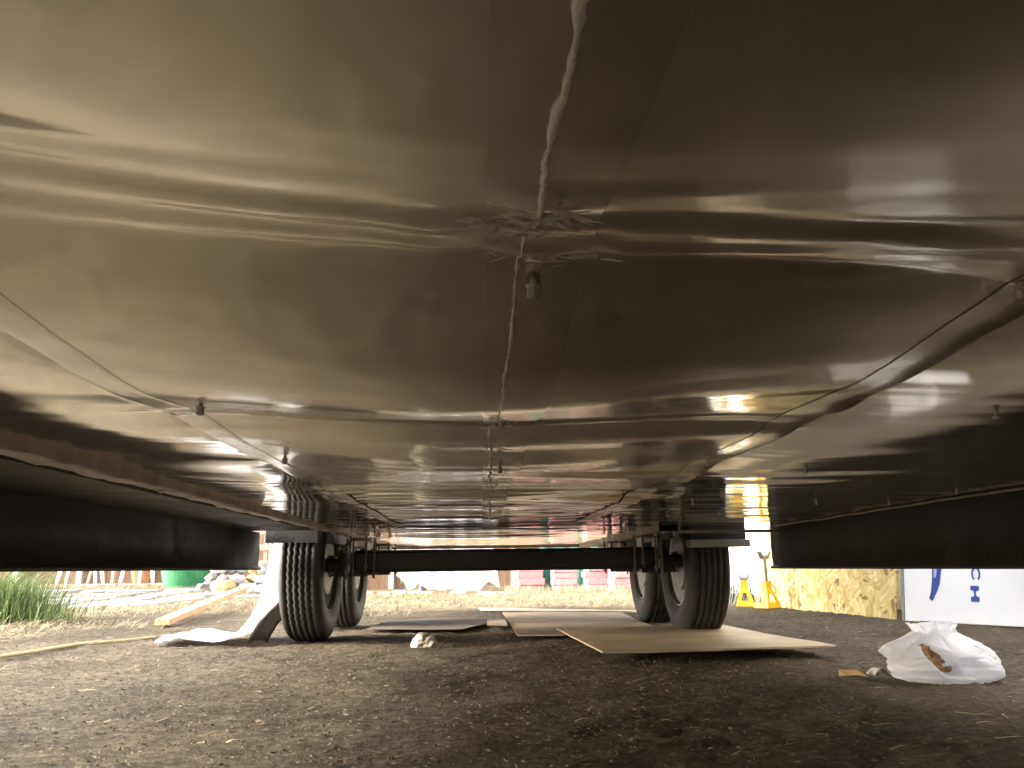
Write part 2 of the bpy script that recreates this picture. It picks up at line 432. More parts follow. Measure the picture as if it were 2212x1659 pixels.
SL, SR = -0.335, 0.40        # where the foil sheets lap
CREASE = [(-0.95, -0.85), (-0.34, -0.24), (0.385, 0.465), (0.93, 0.97), (1.50, 1.54), (2.05, 2.09), (2.60, 2.64),
          (3.15, 3.19), (3.70, 3.74), (4.25, 4.29), (4.80, 4.84), (5.35, 5.39), (5.90, 5.94), (6.45, 6.49), (7.0, 7.04), (7.55, 7.6)]
def foil_z(X, Y):
    X = np.asarray(X, float); Y = np.asarray(Y, float)
    sh = 0.09 * np.minimum(np.maximum(X, 0) / 0.40, 1.15) ** 2 - 0.03 * np.minimum(np.maximum(-X, 0) / 0.3, 1.5)
    fade = 1 - smoothstep(Y, 0.7, 1.6)
    Ys = Y - sh * fade + (0.010 + 0.035 * smoothstep(Y, 0.65, 0.95)) * vnoise(X * 3 + 3, Y * 1.5, 21)
    far = smoothstep(Y, 1.4, 2.6)
    nearb = 1 - smoothstep(Y, 0.33, 0.50)
    sag = np.zeros_like(Ys)
    for (a, b), (c, d) in zip(CREASE[:-1], CREASE[1:]):
        u = np.clip((Ys - b) / (c - b), 0, 1) * 2 - 1
        inside = (Ys > b) & (Ys <= c)
        deep = 0.020 if b < 0.9 else (0.009 if b < 1.4 else 0.003)
        step = 0.013 if a < 0.5 and a > 0 else (0.004 if a < 1.2 and a > 0 else 0.0)
        sag = np.where(inside, -deep * (1 - np.abs(u) ** 2.6) + step * (1 - smoothstep(u, -1.0, -0.15)), sag)
        band = (Ys > a) & (Ys <= b)
        v = np.clip((Ys - a) / (b - a), 0, 1)
        sag = np.where(band, step * v - (0.003 if b < 1.2 else 0.001) * np.sin(v * np.pi) + (0.0016 if b < 1.2 else 0.0) * np.sin(v * 4 * np.pi + 3 * X), sag)
    k = 0.85 + 0.55 * vnoise(X * 1.9 + 0.4, Y * 1.3, 22)
    # the middle sheet sags between the cross members and lifts towards its laps
    xl = np.clip(-(X - 0.06) / 0.40, 0, 1.05); xr = np.clip((X - 0.03) / 0.38, 0, 1.0)
    near2 = 1 - smoothstep(Y, 0.45, 0.85)
    zm = 0.509 - 0.003 * smoothstep(Y, 0.5, 1.8) - 0.006 * smoothstep(Y, 2.0, 4.0) + sag * k * (1 - 0.85 * np.clip(xr, 0, 1) ** 2.2) * (1 - 0.6 * np.clip(xl, 0, 1) ** 2.2)
    zm = zm + (0.004 + 0.012 * near2 + 0.026 * nearb) * xl ** 1.7 * (1 - 0.6 * far) + (0.0 + 0.013 * near2) * xr ** 2.0
    lens = smoothstep(Y, 0.55, 0.8) * (1 - smoothstep(Y, 1.9, 2.6))
    zm = zm + lens * (0.0095 * vnoise(X * 2.4 + 4, Y * 4.4 + 1, 37) + 0.0022 * vnoise(X * 5.0 + 1, Y * 10.0, 38))
    # the outer sheets lie nearly flat, pulled against the floor
    zo = 0.5035 - 0.004 * smoothstep(Y, 2.0, 4.0) + np.where(X < -0.36, -0.002 + 0.036 * (-X - 0.36), 0.0) + 0.015 * near2 * np.where(X > 0, np.exp(-np.maximum(X - SR, 0) / 0.35), 0.0) + 0.0042 * vnoise(X * 2.3 + 2, Y * 2.1 + 7, 29) + 0.0016 * vnoise(X * 3.0, Y * 6.5, 30)
    m = smoothstep(X, SL - 0.14, SL + 0.06) * (1 - smoothstep(X, SR - 0.06, SR + 0.16))
    z = zm * m + zo * (1 - m)
    # wrinkles that run across the sheet, tighter towards the axles
    amp = 0.0005 + 0.0033 * smoothstep(Y, 1.25, 2.4)
    z = z + amp * (0.35 + 0.65 * m) * (vnoise(X * 1.3 + 5, Y * 14, 23) + 0.42 * vnoise(X * 2.6, Y * 36, 24))
    z = z + 0.006 * m * vnoise(X * 1.6 + 9, Y * 2.1, 25) + 0.0014 * m * vnoise(X * 3.5 + 0.8 * Y, Y * 6.0, 26)
    near = np.exp(-np.minimum(np.abs(Ys - 0.425), 0.4) ** 2 / (2 * 0.045 ** 2))
    z = z + near * (0.0024 * vnoise(X * 2.2, Y * 55, 27) + 0.0040 * vnoise(X * 3.2 + 6, Y * 13, 39))
    pin = np.exp(-((X - 0.03) ** 2) / (2 * 0.05 ** 2))
    z = z + near * pin * 0.003 * vnoise(X * 30, Y * 55, 28)
    return z

yy = np.concatenate([np.arange(-1.2, 2.0, 0.0065), np.arange(2.0, YEND, 0.011)])
def sheet(x0, x1, dx, dz=0.0, ymax=YEND):
    xs_ = np.linspace(x0, x1, max(3, int((x1 - x0) / dx) + 1))
    y_ = yy[yy <= ymax]
    A, B = np.meshgrid(xs_, y_)
    return A, B, foil_z(A, B) + dz
A, B, Z = sheet(-0.665, SL + 0.010, 0.010)
tpart(grid_obj("foil_sheet", np.stack([A, B, Z + 0.003], -1), M['foil']))
A, B, Z = sheet(SL - 0.008, SR + 0.006, 0.0105)
k = B[:, 0] <= 1.965
tpart(grid_obj("foil_sheet", np.stack([A[k], B[k], Z[k] - 0.0012], -1), M['foildull']))
k = B[:, 0] >= 1.945
tpart(grid_obj("foil_sheet", np.stack([A[k], B[k], Z[k] + 0.0022], -1), M['foil']))
A, B, Z = sheet(SR - 0.006, 1.305, 0.0125, ymax=3.62)
tpart(grid_obj("foil_sheet", np.stack([A, B, Z + 0.0035], -1), M['foil']))
A, B, Z = sheet(SR - 0.006, 0.80, 0.0125)
k = B[:, 0] >= 3.62
tpart(grid_obj("foil_sheet", np.stack([A[k], B[k], Z[k] + 0.0035], -1), M['foil']))
# lap strip hanging a little along the right seam
ys_ = yy[yy < 3.5]
sag_ = 0.0020 + 0.0008 * np.clip(vnoise(ys_ * 2.3 + 1, ys_ * 0, 31), 0, 1) + 0.0045 * np.exp(-((ys_ - 0.90) / 0.05) ** 2) + 0.0006 * np.abs(vnoise(ys_ * 9, ys_ * 0, 32))
wig = 0.003 * vnoise(ys_ * 3, ys_ * 0, 33) + 0.002 * vnoise(ys_ * 17, ys_ * 0, 34)
cols = []
for f_ in (0, 0.08, 0.5, 0.8, 1.0):
    x_ = SR - 0.030 + f_ * (0.046 + wig)
    cols.append(np.stack([x_, ys_, foil_z(x_, ys_) - 0.0019 - sag_ * np.maximum(f_ - 0.75, 0) * 4], -1))
tpart(grid_obj("lap_strip", np.stack(cols, 1), M['tape']))
cols = []
for f_ in (0, 0.1, 0.4, 0.66, 0.9, 1.0):
    x_ = SL - 0.018 + f_ * 0.034 + 0 * ys_
    cols.append(np.stack([x_, ys_, foil_z(x_, ys_) - (0.0020 if 0 < f_ < 1 else 0.0015)], -1))
tpart(grid_obj("lap_strip", np.stack(cols, 1), M['tape']))
cols = []
for f_ in np.linspace(0, 1, 7):
    x_ = 0.003 + f_ * 0.060 + 0 * ys_
    cols.append(np.stack([x_, ys_, foil_z(x_, ys_) - 0.0020 - 0.0003 * vnoise(x_ * 90, ys_ * 40, 36)], -1))
tpart(grid_obj("seam_tape", np.stack(cols, 1), M['tapedull']))
# torn bead of sealant along the centre seam
def bead(y0, y1, x0, x1, r0, jit, seed, step=0.006):
    n = int((y1 - y0) / step)
    rr_ = random.Random(seed)
    pts = []; rad = []
    for i in range(n + 1):
        t = i / n; y = y0 + (y1 - y0) * t
        x = x0 + (x1 - x0) * t + jit * float(vnoise(y * 38, 0.5, seed)) + jit * 0.8 * float(vnoise(y * 13, 0.5, seed + 1))
        pts.append((x + rr_.gauss(0, jit * 0.12), y, float(foil_z(x, y)) - 0.0021 - r0 * 0.6)); rad.append(r0 * (0.45 + 1.0 * rr_.random() ** 1.5 + 0.5 * max(0, float(vnoise(y * 60, 2.5, seed)))))
    return MB().tube(pts, rad, 6)
tpart(bead(-0.05, 0.40, 0.032, 0.029, 0.0016, 0.0022, 41).build("sealant_bead", M['seal'], smooth=True))
tpart(bead(0.40, 0.95, 0.025, 0.016, 0.0009, 0.0012, 43).build("sealant_bead", M['seal'], smooth=True))
tpart(bead(0.95, 2.9, 0.012, 0.03, 0.0014, 0.003, 45, 0.012).build("sealant_bead", M['seal'], smooth=True))
# torn flakes of foil and sealant where the centre seam crosses the cross member
mb = MB()
def flake(x, y, a, l, w_):
    z = float(foil_z(x, y)) - 0.0032
    d = Vector((math.cos(a), math.sin(a), random.uniform(-0.35, 0.05))) * l; e_ = Vector((-math.sin(a), math.cos(a), random.uniform(-0.6, 0.6))) * w_
    p = Vector((x, y, z))
    mb.add([p - e_ * random.uniform(.2, 1), p + d * 0.35 - e_ * random.uniform(.3, 1.2), p + d - e_ * random.uniform(0, .6), p + d * 1.04 + e_ * random.uniform(0, .5), p + d * 0.5 + e_ * random.uniform(.3, 1.2), p + e_ * random.uniform(.2, 1)],
           [(0, 1, 4, 5), (1, 2, 3, 4)])
for i in range(46):
    c_ = random.choice([0.385, 0.39, 0.395, 0.41, 0.465, 0.47])
    flake(0.032 + random.gauss(0, 0.017), c_ + random.gauss(0, 0.006), random.gauss(0, 0.22) + random.choice([0, math.pi]), random.uniform(0.006, 0.020), random.uniform(0.0008, 0.0028))
for i in range(46):
    c_ = random.choice([0.88, 0.93, 0.96, 1.1, 1.5, 1.52, 1.8])
    flake(0.016 + random.gauss(0, 0.008), c_ + random.gauss(0, 0.03), random.uniform(0, 6.3), random.uniform(0.006, 0.022), random.uniform(0.0008, 0.003))
o = tpart(mb.build("torn_flakes", M['seal'])); tag(o, kind='stuff')

def screw(x, y, r=0.0055, drop=0.012, m='zinc'):
    z = float(foil_z(x, y))
    return tpart(MB().tube([(x, y, z + 0.004), (x, y, z - drop * 0.45)], [r * 0.55, r * 0.55], 8)
                 .tube([(x, y, z - drop * 0.4), (x, y, z - drop * 0.55), (x, y, z - drop), (x, y, z - drop * 1.1)], [r * 1.25, r, r, r * 0.55], 8)
                 .build("screw", M[m], smooth=False))
for x, y, r in [(0.034, 0.50, 0.0042), (-0.285, 0.83, 0.0042), (0.382, 0.535, 0.0055), (-0.295, 1.24, 0.0042), (0.392, 1.40, 0.0042), (0.03, 1.30, 0.004)]:
    screw(x, y, r, r * 3.0 if r < 0.005 else r * 2.2)
sc0 = None
for y in (0.96, 1.24, 1.5, 1.78, 2.05, 2.4, 2.8, 3.2):
    for x in (0.62, 0.80, 1.0, 1.2):
        if random.random() < 0.62: continue
        screw(x + random.uniform(-0.02, 0.02), y + random.uniform(-0.03, 0.03), 0.0045, 0.005)

# rails, skirts, floor panel beyond the left rail
def rough_rail(x0, x1, y0, y1, z0, z1, jit):
    n = int((y1 - y0) / 0.03)
    P = []
    for i in range(n + 1):
        y = y0 + (y1 - y0) * i / n
        e0 = jit * float(vnoise(y * 14, 0.3, 51)); e1 = jit * float(vnoise(y * 19, 0.7, 52)); e2 = jit * 0.6 * float(vnoise(y * 25, 0.1, 53))
        P.append([(x0 + e0, y, z1), (x0 + e0, y, z0 + e2), ((x0 + x1) / 2, y, z0 - abs(e2) * 0.7), (x1 + e1, y, z0 + e2), (x1 + e1, y, z1)])
    return grid_obj("frame_rail", np.array(P), M['alu'], smooth=False)
tpart(rough_rail(-0.705, -0.658, -1.2, YEND, 0.502, 0.56, 0.006))
tpart(rough_rail(0.775, 0.86, 3.62, YEND, 0.480, 0.56, 0.006))
for y in list(np.arange(1.15, 3.2, 0.63)) + list(np.arange(3.25, 4.7, 0.2)):
    tpart(MB().tube([(-0.682, y, 0.505), (-0.682, y, 0.497), (-0.682, y, 0.495)], [0.009, 0.007, 0.003], 8).build("bolt", M['zinc']))
for y in np.arange(3.7, 4.9, 0.17):
    tpart(MB().tube([(0.815, y, 0.484), (0.815, y, 0.472), (0.815, y, 0.470)], [0.011, 0.009, 0.004], 8).build("bolt", M['zinc']))
tpart(MB().box(XL - 0.03, -0.728, -3.4, 3.66, 0.502, 0.512).build("floor_panel", M['black']))

def skirt(x0, x1, y0, y1, zt, zb):
    """vertical skirt with a softly bowed inner face and a rolled bottom lip"""
    s = -1 if x0 < 0 else 1
    rows = []
    for y in np.linspace(y0, y1, 60):
        b = 0.006 * float(vnoise(y * 2, 0.2, 61)) * (1 if y < y1 - 0.1 else 0.3)
        rows.append([(x0, y, zt), (x0 + s * b, y, zt - 0.035), (x0 - s * 0.004 + s * b, y, (zt + zb) / 2), (x0 + s * b * 0.6, y, zb + 0.018),
                     (x0 - s * 0.012, y, zb + 0.010), (x0 - s * 0.012, y, zb), (x1, y, zb), (x1, y, zt)])
    P = np.array(rows)
    o = grid_obj("skirt", P, M['black'], smooth=False)
    me = o.data
    bm = bmesh.new(); bm.from_mesh(me); bm.verts.ensure_lookup_table()
    n = P.shape[1]; L = P.shape[0]
    bm.faces.new([bm.verts[i] for i in range(n)]); bm.faces.new([bm.verts[(L - 1) * n + i] for i in range(n)])
    bmesh.ops.recalc_face_normals(bm, faces=bm.faces[:]); bm.to_mesh(me); bm.free()
    return tpart(o)
skirt(XL, XL - 0.03, -3.4, 3.80, 0.502, 0.336)
skirt(XR, XR + 0.03, -3.4, 3.70, 0.508, 0.312)
skirt(XL, XL - 0.03, 5.75, YEND, 0.56, 0.42)
skirt(XR, XR + 0.03, 5.75, YEND, 0.56, 0.42)
# a thin bead where the right foil meets the skirt, and trim along the wheel openings
eb = []
for y in np.arange(-1.0, 3.62, 0.05):
    eb.append((1.288 + 0.003 * float(vnoise(y * 6, 0.4, 63)), y, float(foil_z(1.288, y)) - 0.003))
tpart(MB().tube(eb, 0.0035, 6).build("edge_bead", M['alu'], smooth=True))
tpart(MB().box(0.86, XR + 0.0, 3.60, 3.66, 0.470, 0.482).build("edge_trim", M['alu']))
# the aluminium body above (never a lid over the camera only: the whole shell)
def body_shell():
    prof = [(XL - 0.032, 0.56), (XL - 0.045, 0.88), (XL - 0.05, 1.2), (XL - 0.02, 1.75), (XL + 0.12, 2.2), (XL + 0.45, 2.5), (0.15, 2.6), (XR - 0.45, 2.5),
            (XR - 0.12, 2.2), (XR + 0.02, 1.75), (XR + 0.05, 1.2), (XR + 0.045, 0.88), (XR + 0.032, 0.56)]
    stations = [(-3.9, 0.55), (-3.7, 0.8), (-3.2, 0.95), (-2.4, 1.0), (3.66, 1.0), (5.74, 1.0), (YEND - 0.5, 1.0), (YEND - 0.1, 0.95), (YEND + 0.05, 0.8), (YEND + 0.15, 0.55)]
    V = []; F = []; n = len(prof)
    for y, s_ in stations:
        V += [(0.15 + (x - 0.15) * (s_ ** 0.5), y, 0.56 + (z - 0.56) * s_) for x, z in prof]
    for j in range(len(stations) - 1):
        for i in range(n - 1):
            if j == 4 and i in (0, n - 2): continue            # the wheel openings
            F.append((j * n + i, j * n + i + 1, (j + 1) * n + i + 1, (j + 1) * n + i))
    F.append(tuple(range(n))); F.append(tuple((len(stations) - 1) * n + i for i in range(n - 1, -1, -1)))
    return tpart(mesh_obj("body_shell", V, F, M['shell'], None, True))
body_shell()
tpart(MB().box(XL - 0.03, XR + 0.03, -3.7, 3.70, 0.575, 0.60).box(-0.70, 0.88, 3.70, 5.70, 0.575, 0.60).box(XL - 0.03, XR + 0.03, 5.70, YEND, 0.575, 0.60).build("floor_deck", M['black']))
for x0, x1 in ((XL - 0.03, -0.71), (0.89, XR + 0.03)):      # wheel boxes rise into the body, open to the outside
    tpart(MB().box(x0, x1, 3.70, 5.70, 0.90, 0.92).box(x0, x1, 3.672, 3.692, 0.60, 0.92).box(x0, x1, 5.708, 5.728, 0.60, 0.92)
          .box(x1 if x1 < 0 else x0 - 0.02, x1 + 0.02 if x1 < 0 else x0, 3.84, 5.70, 0.455, 0.92).build("wheel_box", M['steel']))
tpart(MB().box(XL - 0.03, XR + 0.03, -3.68, -3.4, 0.50, 0.574).build("front_crossmember", M['black']))
tpart(MB().box(XL - 0.03, XR + 0.03, YEND, YEND + 0.04, 0.485, 0.574).build("rear_bumper", M['alu']))

# wheels
def wheel(cx, cy, side):
    """side -1: outer face towards -x"""
    R0, Wd = 0.357, 0.205
    w_ = empty("wheel", (cx, cy, R0 - 0.004)); w_.rotation_euler = (R(7.5 * 0), 0, 0)
    tpart(w_)
    I = Matrix.Identity(4)
    h = Wd / 2
    prof = [(-0.062, 0.195), (-0.085, 0.215), (-h, 0.262), (-h + 0.001, 0.295), (-h + 0.010, 0.328), (-h + 0.022, 0.345)]
    zig = [0] * 6
    ribs = [-0.054, -0.027, 0.0, 0.027, 0.054]
    crown = lambda a: R0 - 0.010 * (a / 0.08) ** 2
    for c in ribs:
        for a, dep in ((c - 0.0055, 0), (c - 0.0040, 0.010), (c + 0.0040, 0.010), (c + 0.0055, 0)):
            prof.append((a, crown(a) - dep)); zig.append(0.0032)
    prof += [(h - 0.022, 0.345), (h - 0.010, 0.328), (h - 0.001, 0.295), (h, 0.262), (0.085, 0.215), (0.062, 0.195)]
    zig += [0] * 6
    ty = MB().lathe(prof, 120, I, zig).build("tyre", M['rubber'], w_, smooth=False)
    me = ty.data
    me.polygons.foreach_set("use_smooth", [True] * len(me.polygons))
    for e in me.edges: pass
    rp = [(0.086, 0.212), (0.080, 0.222), (0.072, 0.214), (0.066, 0.196), (0.045, 0.190), (0.030, 0.172), (-0.03, 0.172), (-0.05, 0.186),
          (-0.066, 0.196), (-0.075, 0.214), (-0.082, 0.222), (-0.086, 0.210)]
    rb = MB().lathe(rp, 64, I)
    s = side
    rb.lathe([(s * 0.028, 0.171), (s * 0.040, 0.150), (s * 0.052, 0.12), (s * 0.050, 0.09), (s * 0.036, 0.075), (s * 0.036, 0.0)], 48, I)
    rb.build("rim", M['rim'], w_, smooth=True)
    MB().lathe([(s * 0.02, 0.0), (s * 0.02, 0.125), (s * -0.055, 0.13), (s * -0.06, 0.138), (s * -0.075, 0.138), (s * -0.078, 0.05), (s * -0.11, 0.045), (s * -0.11, 0.0)], 32, I).build("brake_drum", M['grey'], w_, smooth=False)
    MB().lathe([(s * 0.04, 0.045), (s * 0.085, 0.042), (s * 0.095, 0.03), (s * 0.097, 0.0)], 24, I).build("hub_cap", M['zinc'], w_, smooth=True)
    return w_
WLX, WRX, Y1, Y2 = -0.83, 1.06, 4.18, 5.14
for y in (Y1, Y2):
    wheel(WLX, y, -1); wheel(WRX, y, 1)

# axles: beam, brackets, torsion arms, bolts and loose brake wires
def axle(y):
    b = MB().bevbox(-0.62, 0.86, y - 0.05, y + 0.05, 0.318, 0.423, 0.016).build("axle_beam", M['steel']); tpart(b)
    for s, xb, xw in ((-1, -0.60, WLX), (1, 0.83, WRX)):
        m = MB()
        for dx in (0.0, 0.075):
            x = xb + s * -dx + s * 0.03
            m.box(x - 0.005, x + 0.005, y - 0.06, y + 0.06, 0.36, 0.49)
        m.box(min(xb + s * 0.03, xb - s * 0.05), max(xb + s * 0.03, xb - s * 0.05), y - 0.07, y + 0.07, 0.470, 0.482)
        tpart(m.build("axle_bracket", M['boltdark']))
        arm = MB()
        x = xb + s * 0.045
        arm.prism([(y - 0.06, 0.41), (y + 0.05, 0.425), (y + 0.06, 0.33), (y, 0.30), (y - 0.07, 0.32)], -0.012, 0.012,
                  Matrix.Translation((x + s * 0.02, 0, 0)) @ Matrix(((0, 0, 1, 0), (1, 0, 0, 0), (0, 1, 0, 0), (0, 0, 0, 1))))
        arm.tube([(x, y, 0.353), (xw - s * 0.05, y, 0.353)], 0.032, 12)
        tpart(arm.build("torsion_arm", M['steel']))
        for k, (dx, dy) in enumerate(((-0.04, -0.085), (-0.01, -0.085), (0.05, -0.08), (0.09, -0.075))):
            px = xb - s * dx; py = y + dy
            l = (0.285, 0.30, 0.325, 0.29)[k]
            tpart(MB().tube([(px, py, 0.478), (px + s * 0.002, py, l)], 0.005, 8)
                  .tube([(px, py, l + 0.03), (px, py, l + 0.016)], 0.011, 6).build("hanging_bolt", M['boltdark']))
        tpart(MB().bevbox(min(xb - s * 0.06, xb + s * 0.10), max(xb - s * 0.06, xb + s * 0.10), y - 0.085, y - 0.065, 0.30, 0.318, 0.004).build("clamp_plate", M['steel']))
        wv = MB()
        for q in range(3):
            pts = []
            for i in range(9):
                t = i / 8
                pts.append((xb + s * (0.02 + 0.10 * t + 0.012 * math.sin(5 * t + q)), y - 0.06 + 0.02 * math.sin(3 * t + 2 * q), 0.47 - 0.17 * t - 0.03 * math.sin(math.pi * t) * (q - 1)))
            wv.tube(pts, 0.0028, 6)
        tpart(wv.build("brake_wire", M['steel'], smooth=True))
axle(Y1 - 0.08); axle(Y2 - 0.06)
# wheel well walls and their bottom flanges
for s, x0, x1 in ((-1, -0.99, -0.735), (1, 0.955, 1.235)):
    if s > 0: tpart(MB().bevbox(x0, x1, 3.79, 3.86, 0.412, 0.446, 0.003).build("wheel_well_flange", M['grey']))
    tpart(MB().box(x0 + 0.01, x1 - 0.01, 3.82, 3.835, 0.447 if s > 0 else 0.455, 0.57).build("wheel_well_wall", M['steel']))

# ------------------------------------------------------------------ boards lying on the dirt
def board(name, poly, z, th, m, label, cat, curl=0.0, group=None, rel=None):
    """polygon sheet, subdivided so that it can curl and follow the ground"""
    bm = bmesh.new()
    vs = [bm.verts.new((x, y, 0)) for x, y in poly]
    bm.faces.new(vs)
    bmesh.ops.triangulate(bm, faces=bm.faces[:])
    bmesh.ops.subdivide_edges(bm, edges=bm.edges[:], cuts=5, use_grid_fill=True)
    cx = sum(p[0] for p in poly) / len(poly); cy = sum(p[1] for p in poly) / len(poly)
    for v in bm.verts:
        d2 = ((v.co.x - cx) ** 2 + (v.co.y - cy) ** 2)
        v.co.z = z + curl * d2 + 0.003 * float(vnoise(v.co.x * 4, v.co.y * 4, 71))
    r = bmesh.ops.extrude_face_region(bm, geom=bm.faces[:])
    for v in [e for e in r['geom'] if isinstance(e, bmesh.types.BMVert)]: v.co.z += th
    bmesh.ops.recalc_face_normals(bm, faces=bm.faces[:])
    for v in bm.verts: v.co -= Vector((cx, cy, z))
    me = bpy.data.meshes.new(name); bm.to_mesh(me); bm.free(); me.materials.append(m)
    o = bpy.data.objects.new(name, me); COL.objects.link(o); o.location = (cx, cy, z)
    return tag(o, label, cat, group)
board("hardboard_sheet", [(0.37, 4.22), (0.405, 3.62), (0.43, 3.05), (0.85, 3.06), (1.30, 3.10), (1.30, 3.28), (1.22, 4.27), (0.8, 4.25)], 0.026, 0.006, M['board'],
      "tan hardboard sheet lying nearest, its sharp corner pointing towards the plastic bag", "board", 0.010)
board("hardboard_sheet", [(0.15, 6.2), (0.165, 5.1), (0.17, 4.06), (0.42, 4.02), (0.9, 4.05), (0.93, 5.0), (0.98, 5.9), (0.6, 6.1)], 0.011, 0.004, M['board2'],
      "tan hardboard sheet lying between the wheels, half under the nearest sheet", "board", 0.004)
board("pale_panel", [(-0.03, 6.95), (0.0, 6.55), (0.5, 6.35), (1.05, 6.2), (1.16, 6.0), (1.2, 6.25), (0.7, 6.6), (0.35, 6.8)], 0.010, 0.003, M['paleboard'],
      "narrow pale panel lying farthest, beyond the hardboard sheets", "board", 0.004)
board("cardboard_sheet", [(-0.64, 4.75), (-0.1, 4.62), (0.02, 5.05), (0.08, 5.6), (-0.35, 5.7), (-0.62, 5.45)], 0.008, 0.003, M['darkboard'],
      "dark weathered cardboard sheet flat on the dirt beside the left wheels", "cardboard", 0.002)
board("wood_offcut", [(0.03, 4.72), (0.03, 5.12), (0.14, 5.10), (0.14, 4.70)], 0.020, 0.012, M['paleboard'],
      "small pale wood offcut at the edge of the dark cardboard", "offcut")

# ------------------------------------------------------------------ rocks
def rock_mesh(seed, r, squash=(1, 1, 0.8), amp=0.25, sub=2):
    bm = bmesh.new(); bmesh.ops.create_icosphere(bm, subdivisions=sub, radius=1.0)
    rr_ = random.Random(seed); off = rr_.uniform(0, 200)
    for v in bm.verts:
        n = float(vnoise(v.co.x * 1.6 + off, v.co.y * 1.6 + v.co.z * 1.3, 81)) + 0.5 * float(vnoise(v.co.x * 3.4 + off, v.co.z * 3.4 + v.co.y, 82))
        v.co *= (1 + amp * n)
    for v in bm.verts: v.co = Vector((v.co.x * squash[0], v.co.y * squash[1], v.co.z * squash[2])) * r
    me = bpy.data.meshes.new("rock"); bm.to_mesh(me); bm.free(); return me
def rock(x, y, r, m, label, group, seed, squash=(1, 1, 0.8), name="rock", sub=2, z=None, smooth=False):
    me = rock_mesh(seed, r, squash, 0.3, sub); me.materials.append(m)
    if smooth: me.polygons.foreach_set("use_smooth", [True] * len(me.polygons))
    o = bpy.data.objects.new(name, me); COL.objects.link(o)
    o.location = (x, y, (float(gz(x, y)) + r * squash[2] * 0.6) if z is None else z); o.rotation_euler = (0, 0, seed * 1.7)
    return tag(o, label, "rock", group)
rock(-0.255, 3.77, 0.050, M['rock'], "pale crumbly rock alone on the dirt to the right of the left wheel", None, 9, (1.0, 0.85, 0.72), sub=3, smooth=False)

# ------------------------------------------------------------------ white membrane folded against the left wheel
def ribbon(name, path, width_dir, m, parent=None, wfun=None, thick=0.004, seed=0):
    n = len(path); P = []
    K_ = 9
    for i, p in enumerate(path):
        row = []
        wd = wfun(i / (n - 1)) if wfun else 1.0
        for k in range(K_):
            f = k / (K_ - 1) - 0.5
            q = Vector(p) + Vector(width_dir) * f * wd
            q.z += 0.006 * float(vnoise(i * 0.35 + seed, k * 0.6, 91)) if i > 3 else 0
            q.z = max(q.z, 0.012)
            row.append(tuple(q))
        P.append(row)
    o = grid_obj(name, np.array(P), m, parent)
    md = o.modifiers.new("thickness", 'SOLIDIFY'); md.thickness = thick; md.offset = 0
    return o
mem = empty("roofing_membrane", (-1.12, 4.25, 0))
tag(mem, "white roofing membrane draped off the left wheel with its tail across the dirt", "membrane")
path = [(-0.975, 4.22, 0.50), (-0.982, 4.22, 0.42), (-0.995, 4.22, 0.34), (-1.012, 4.21, 0.26), (-1.03, 4.20, 0.19), (-1.05, 4.19, 0.125), (-1.075, 4.18, 0.075),
        (-1.105, 4.17, 0.043), (-1.15, 4.16, 0.028), (-1.20, 4.16, 0.022), (-1.26, 4.16, 0.024), (-1.32, 4.15, 0.030), (-1.38, 4.14, 0.046), (-1.42, 4.13, 0.050), (-1.46, 4.11, 0.030), (-1.49, 4.10, 0.018)]
path = [(x + 0.0, y, z) for x, y, z in path]
o = ribbon("white_sheet", path, (0.03, 0.46, 0.0), M['film'], None, lambda t: 0.75 + 0.35 * min(1, 2 * t) - 0.45 * max(0, t - 0.7) / 0.3 + 0.10 * math.sin(17 * t))
o.parent = mem; o.matrix_parent_inverse = Matrix.Translation((1.12, -4.25, 0))
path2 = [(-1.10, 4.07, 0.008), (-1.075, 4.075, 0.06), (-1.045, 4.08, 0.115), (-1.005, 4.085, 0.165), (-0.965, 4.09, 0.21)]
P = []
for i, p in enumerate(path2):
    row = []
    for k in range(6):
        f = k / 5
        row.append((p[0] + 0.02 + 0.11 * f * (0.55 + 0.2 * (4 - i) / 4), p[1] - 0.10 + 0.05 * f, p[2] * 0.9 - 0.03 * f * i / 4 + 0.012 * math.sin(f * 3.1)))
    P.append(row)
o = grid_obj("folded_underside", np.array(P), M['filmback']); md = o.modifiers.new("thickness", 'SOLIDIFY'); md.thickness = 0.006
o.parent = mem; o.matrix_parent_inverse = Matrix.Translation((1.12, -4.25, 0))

# ------------------------------------------------------------------ lumber and rope on the left
lum = empty("lumber_board", (-2.2, 7.0, 0))
tag(lum, "long sawn pine board lying across the straw with its far end propped up", "lumber")
a = Vector((-1.98, 5.36, 0.030)); b = Vector((-2.49, 9.0, 0.168))
d = (b - a).normalized(); sx = d.cross(Vector((0, 0, 1))).normalized(); up = sx.cross(d)
MM = Matrix((( sx.x, d.x, up.x, a.x), (sx.y, d.y, up.y, a.y), (sx.z, d.z, up.z, a.z), (0, 0, 0, 1)))
o = MB().bevbox(-0.044, 0.044, 0, (b - a).length, -0.019, 0.019, 0.003, MM).build("plank", M['pine'])
o.parent = lum; o.matrix_parent_inverse = Matrix.Translation((2.2, -7.0, 0))

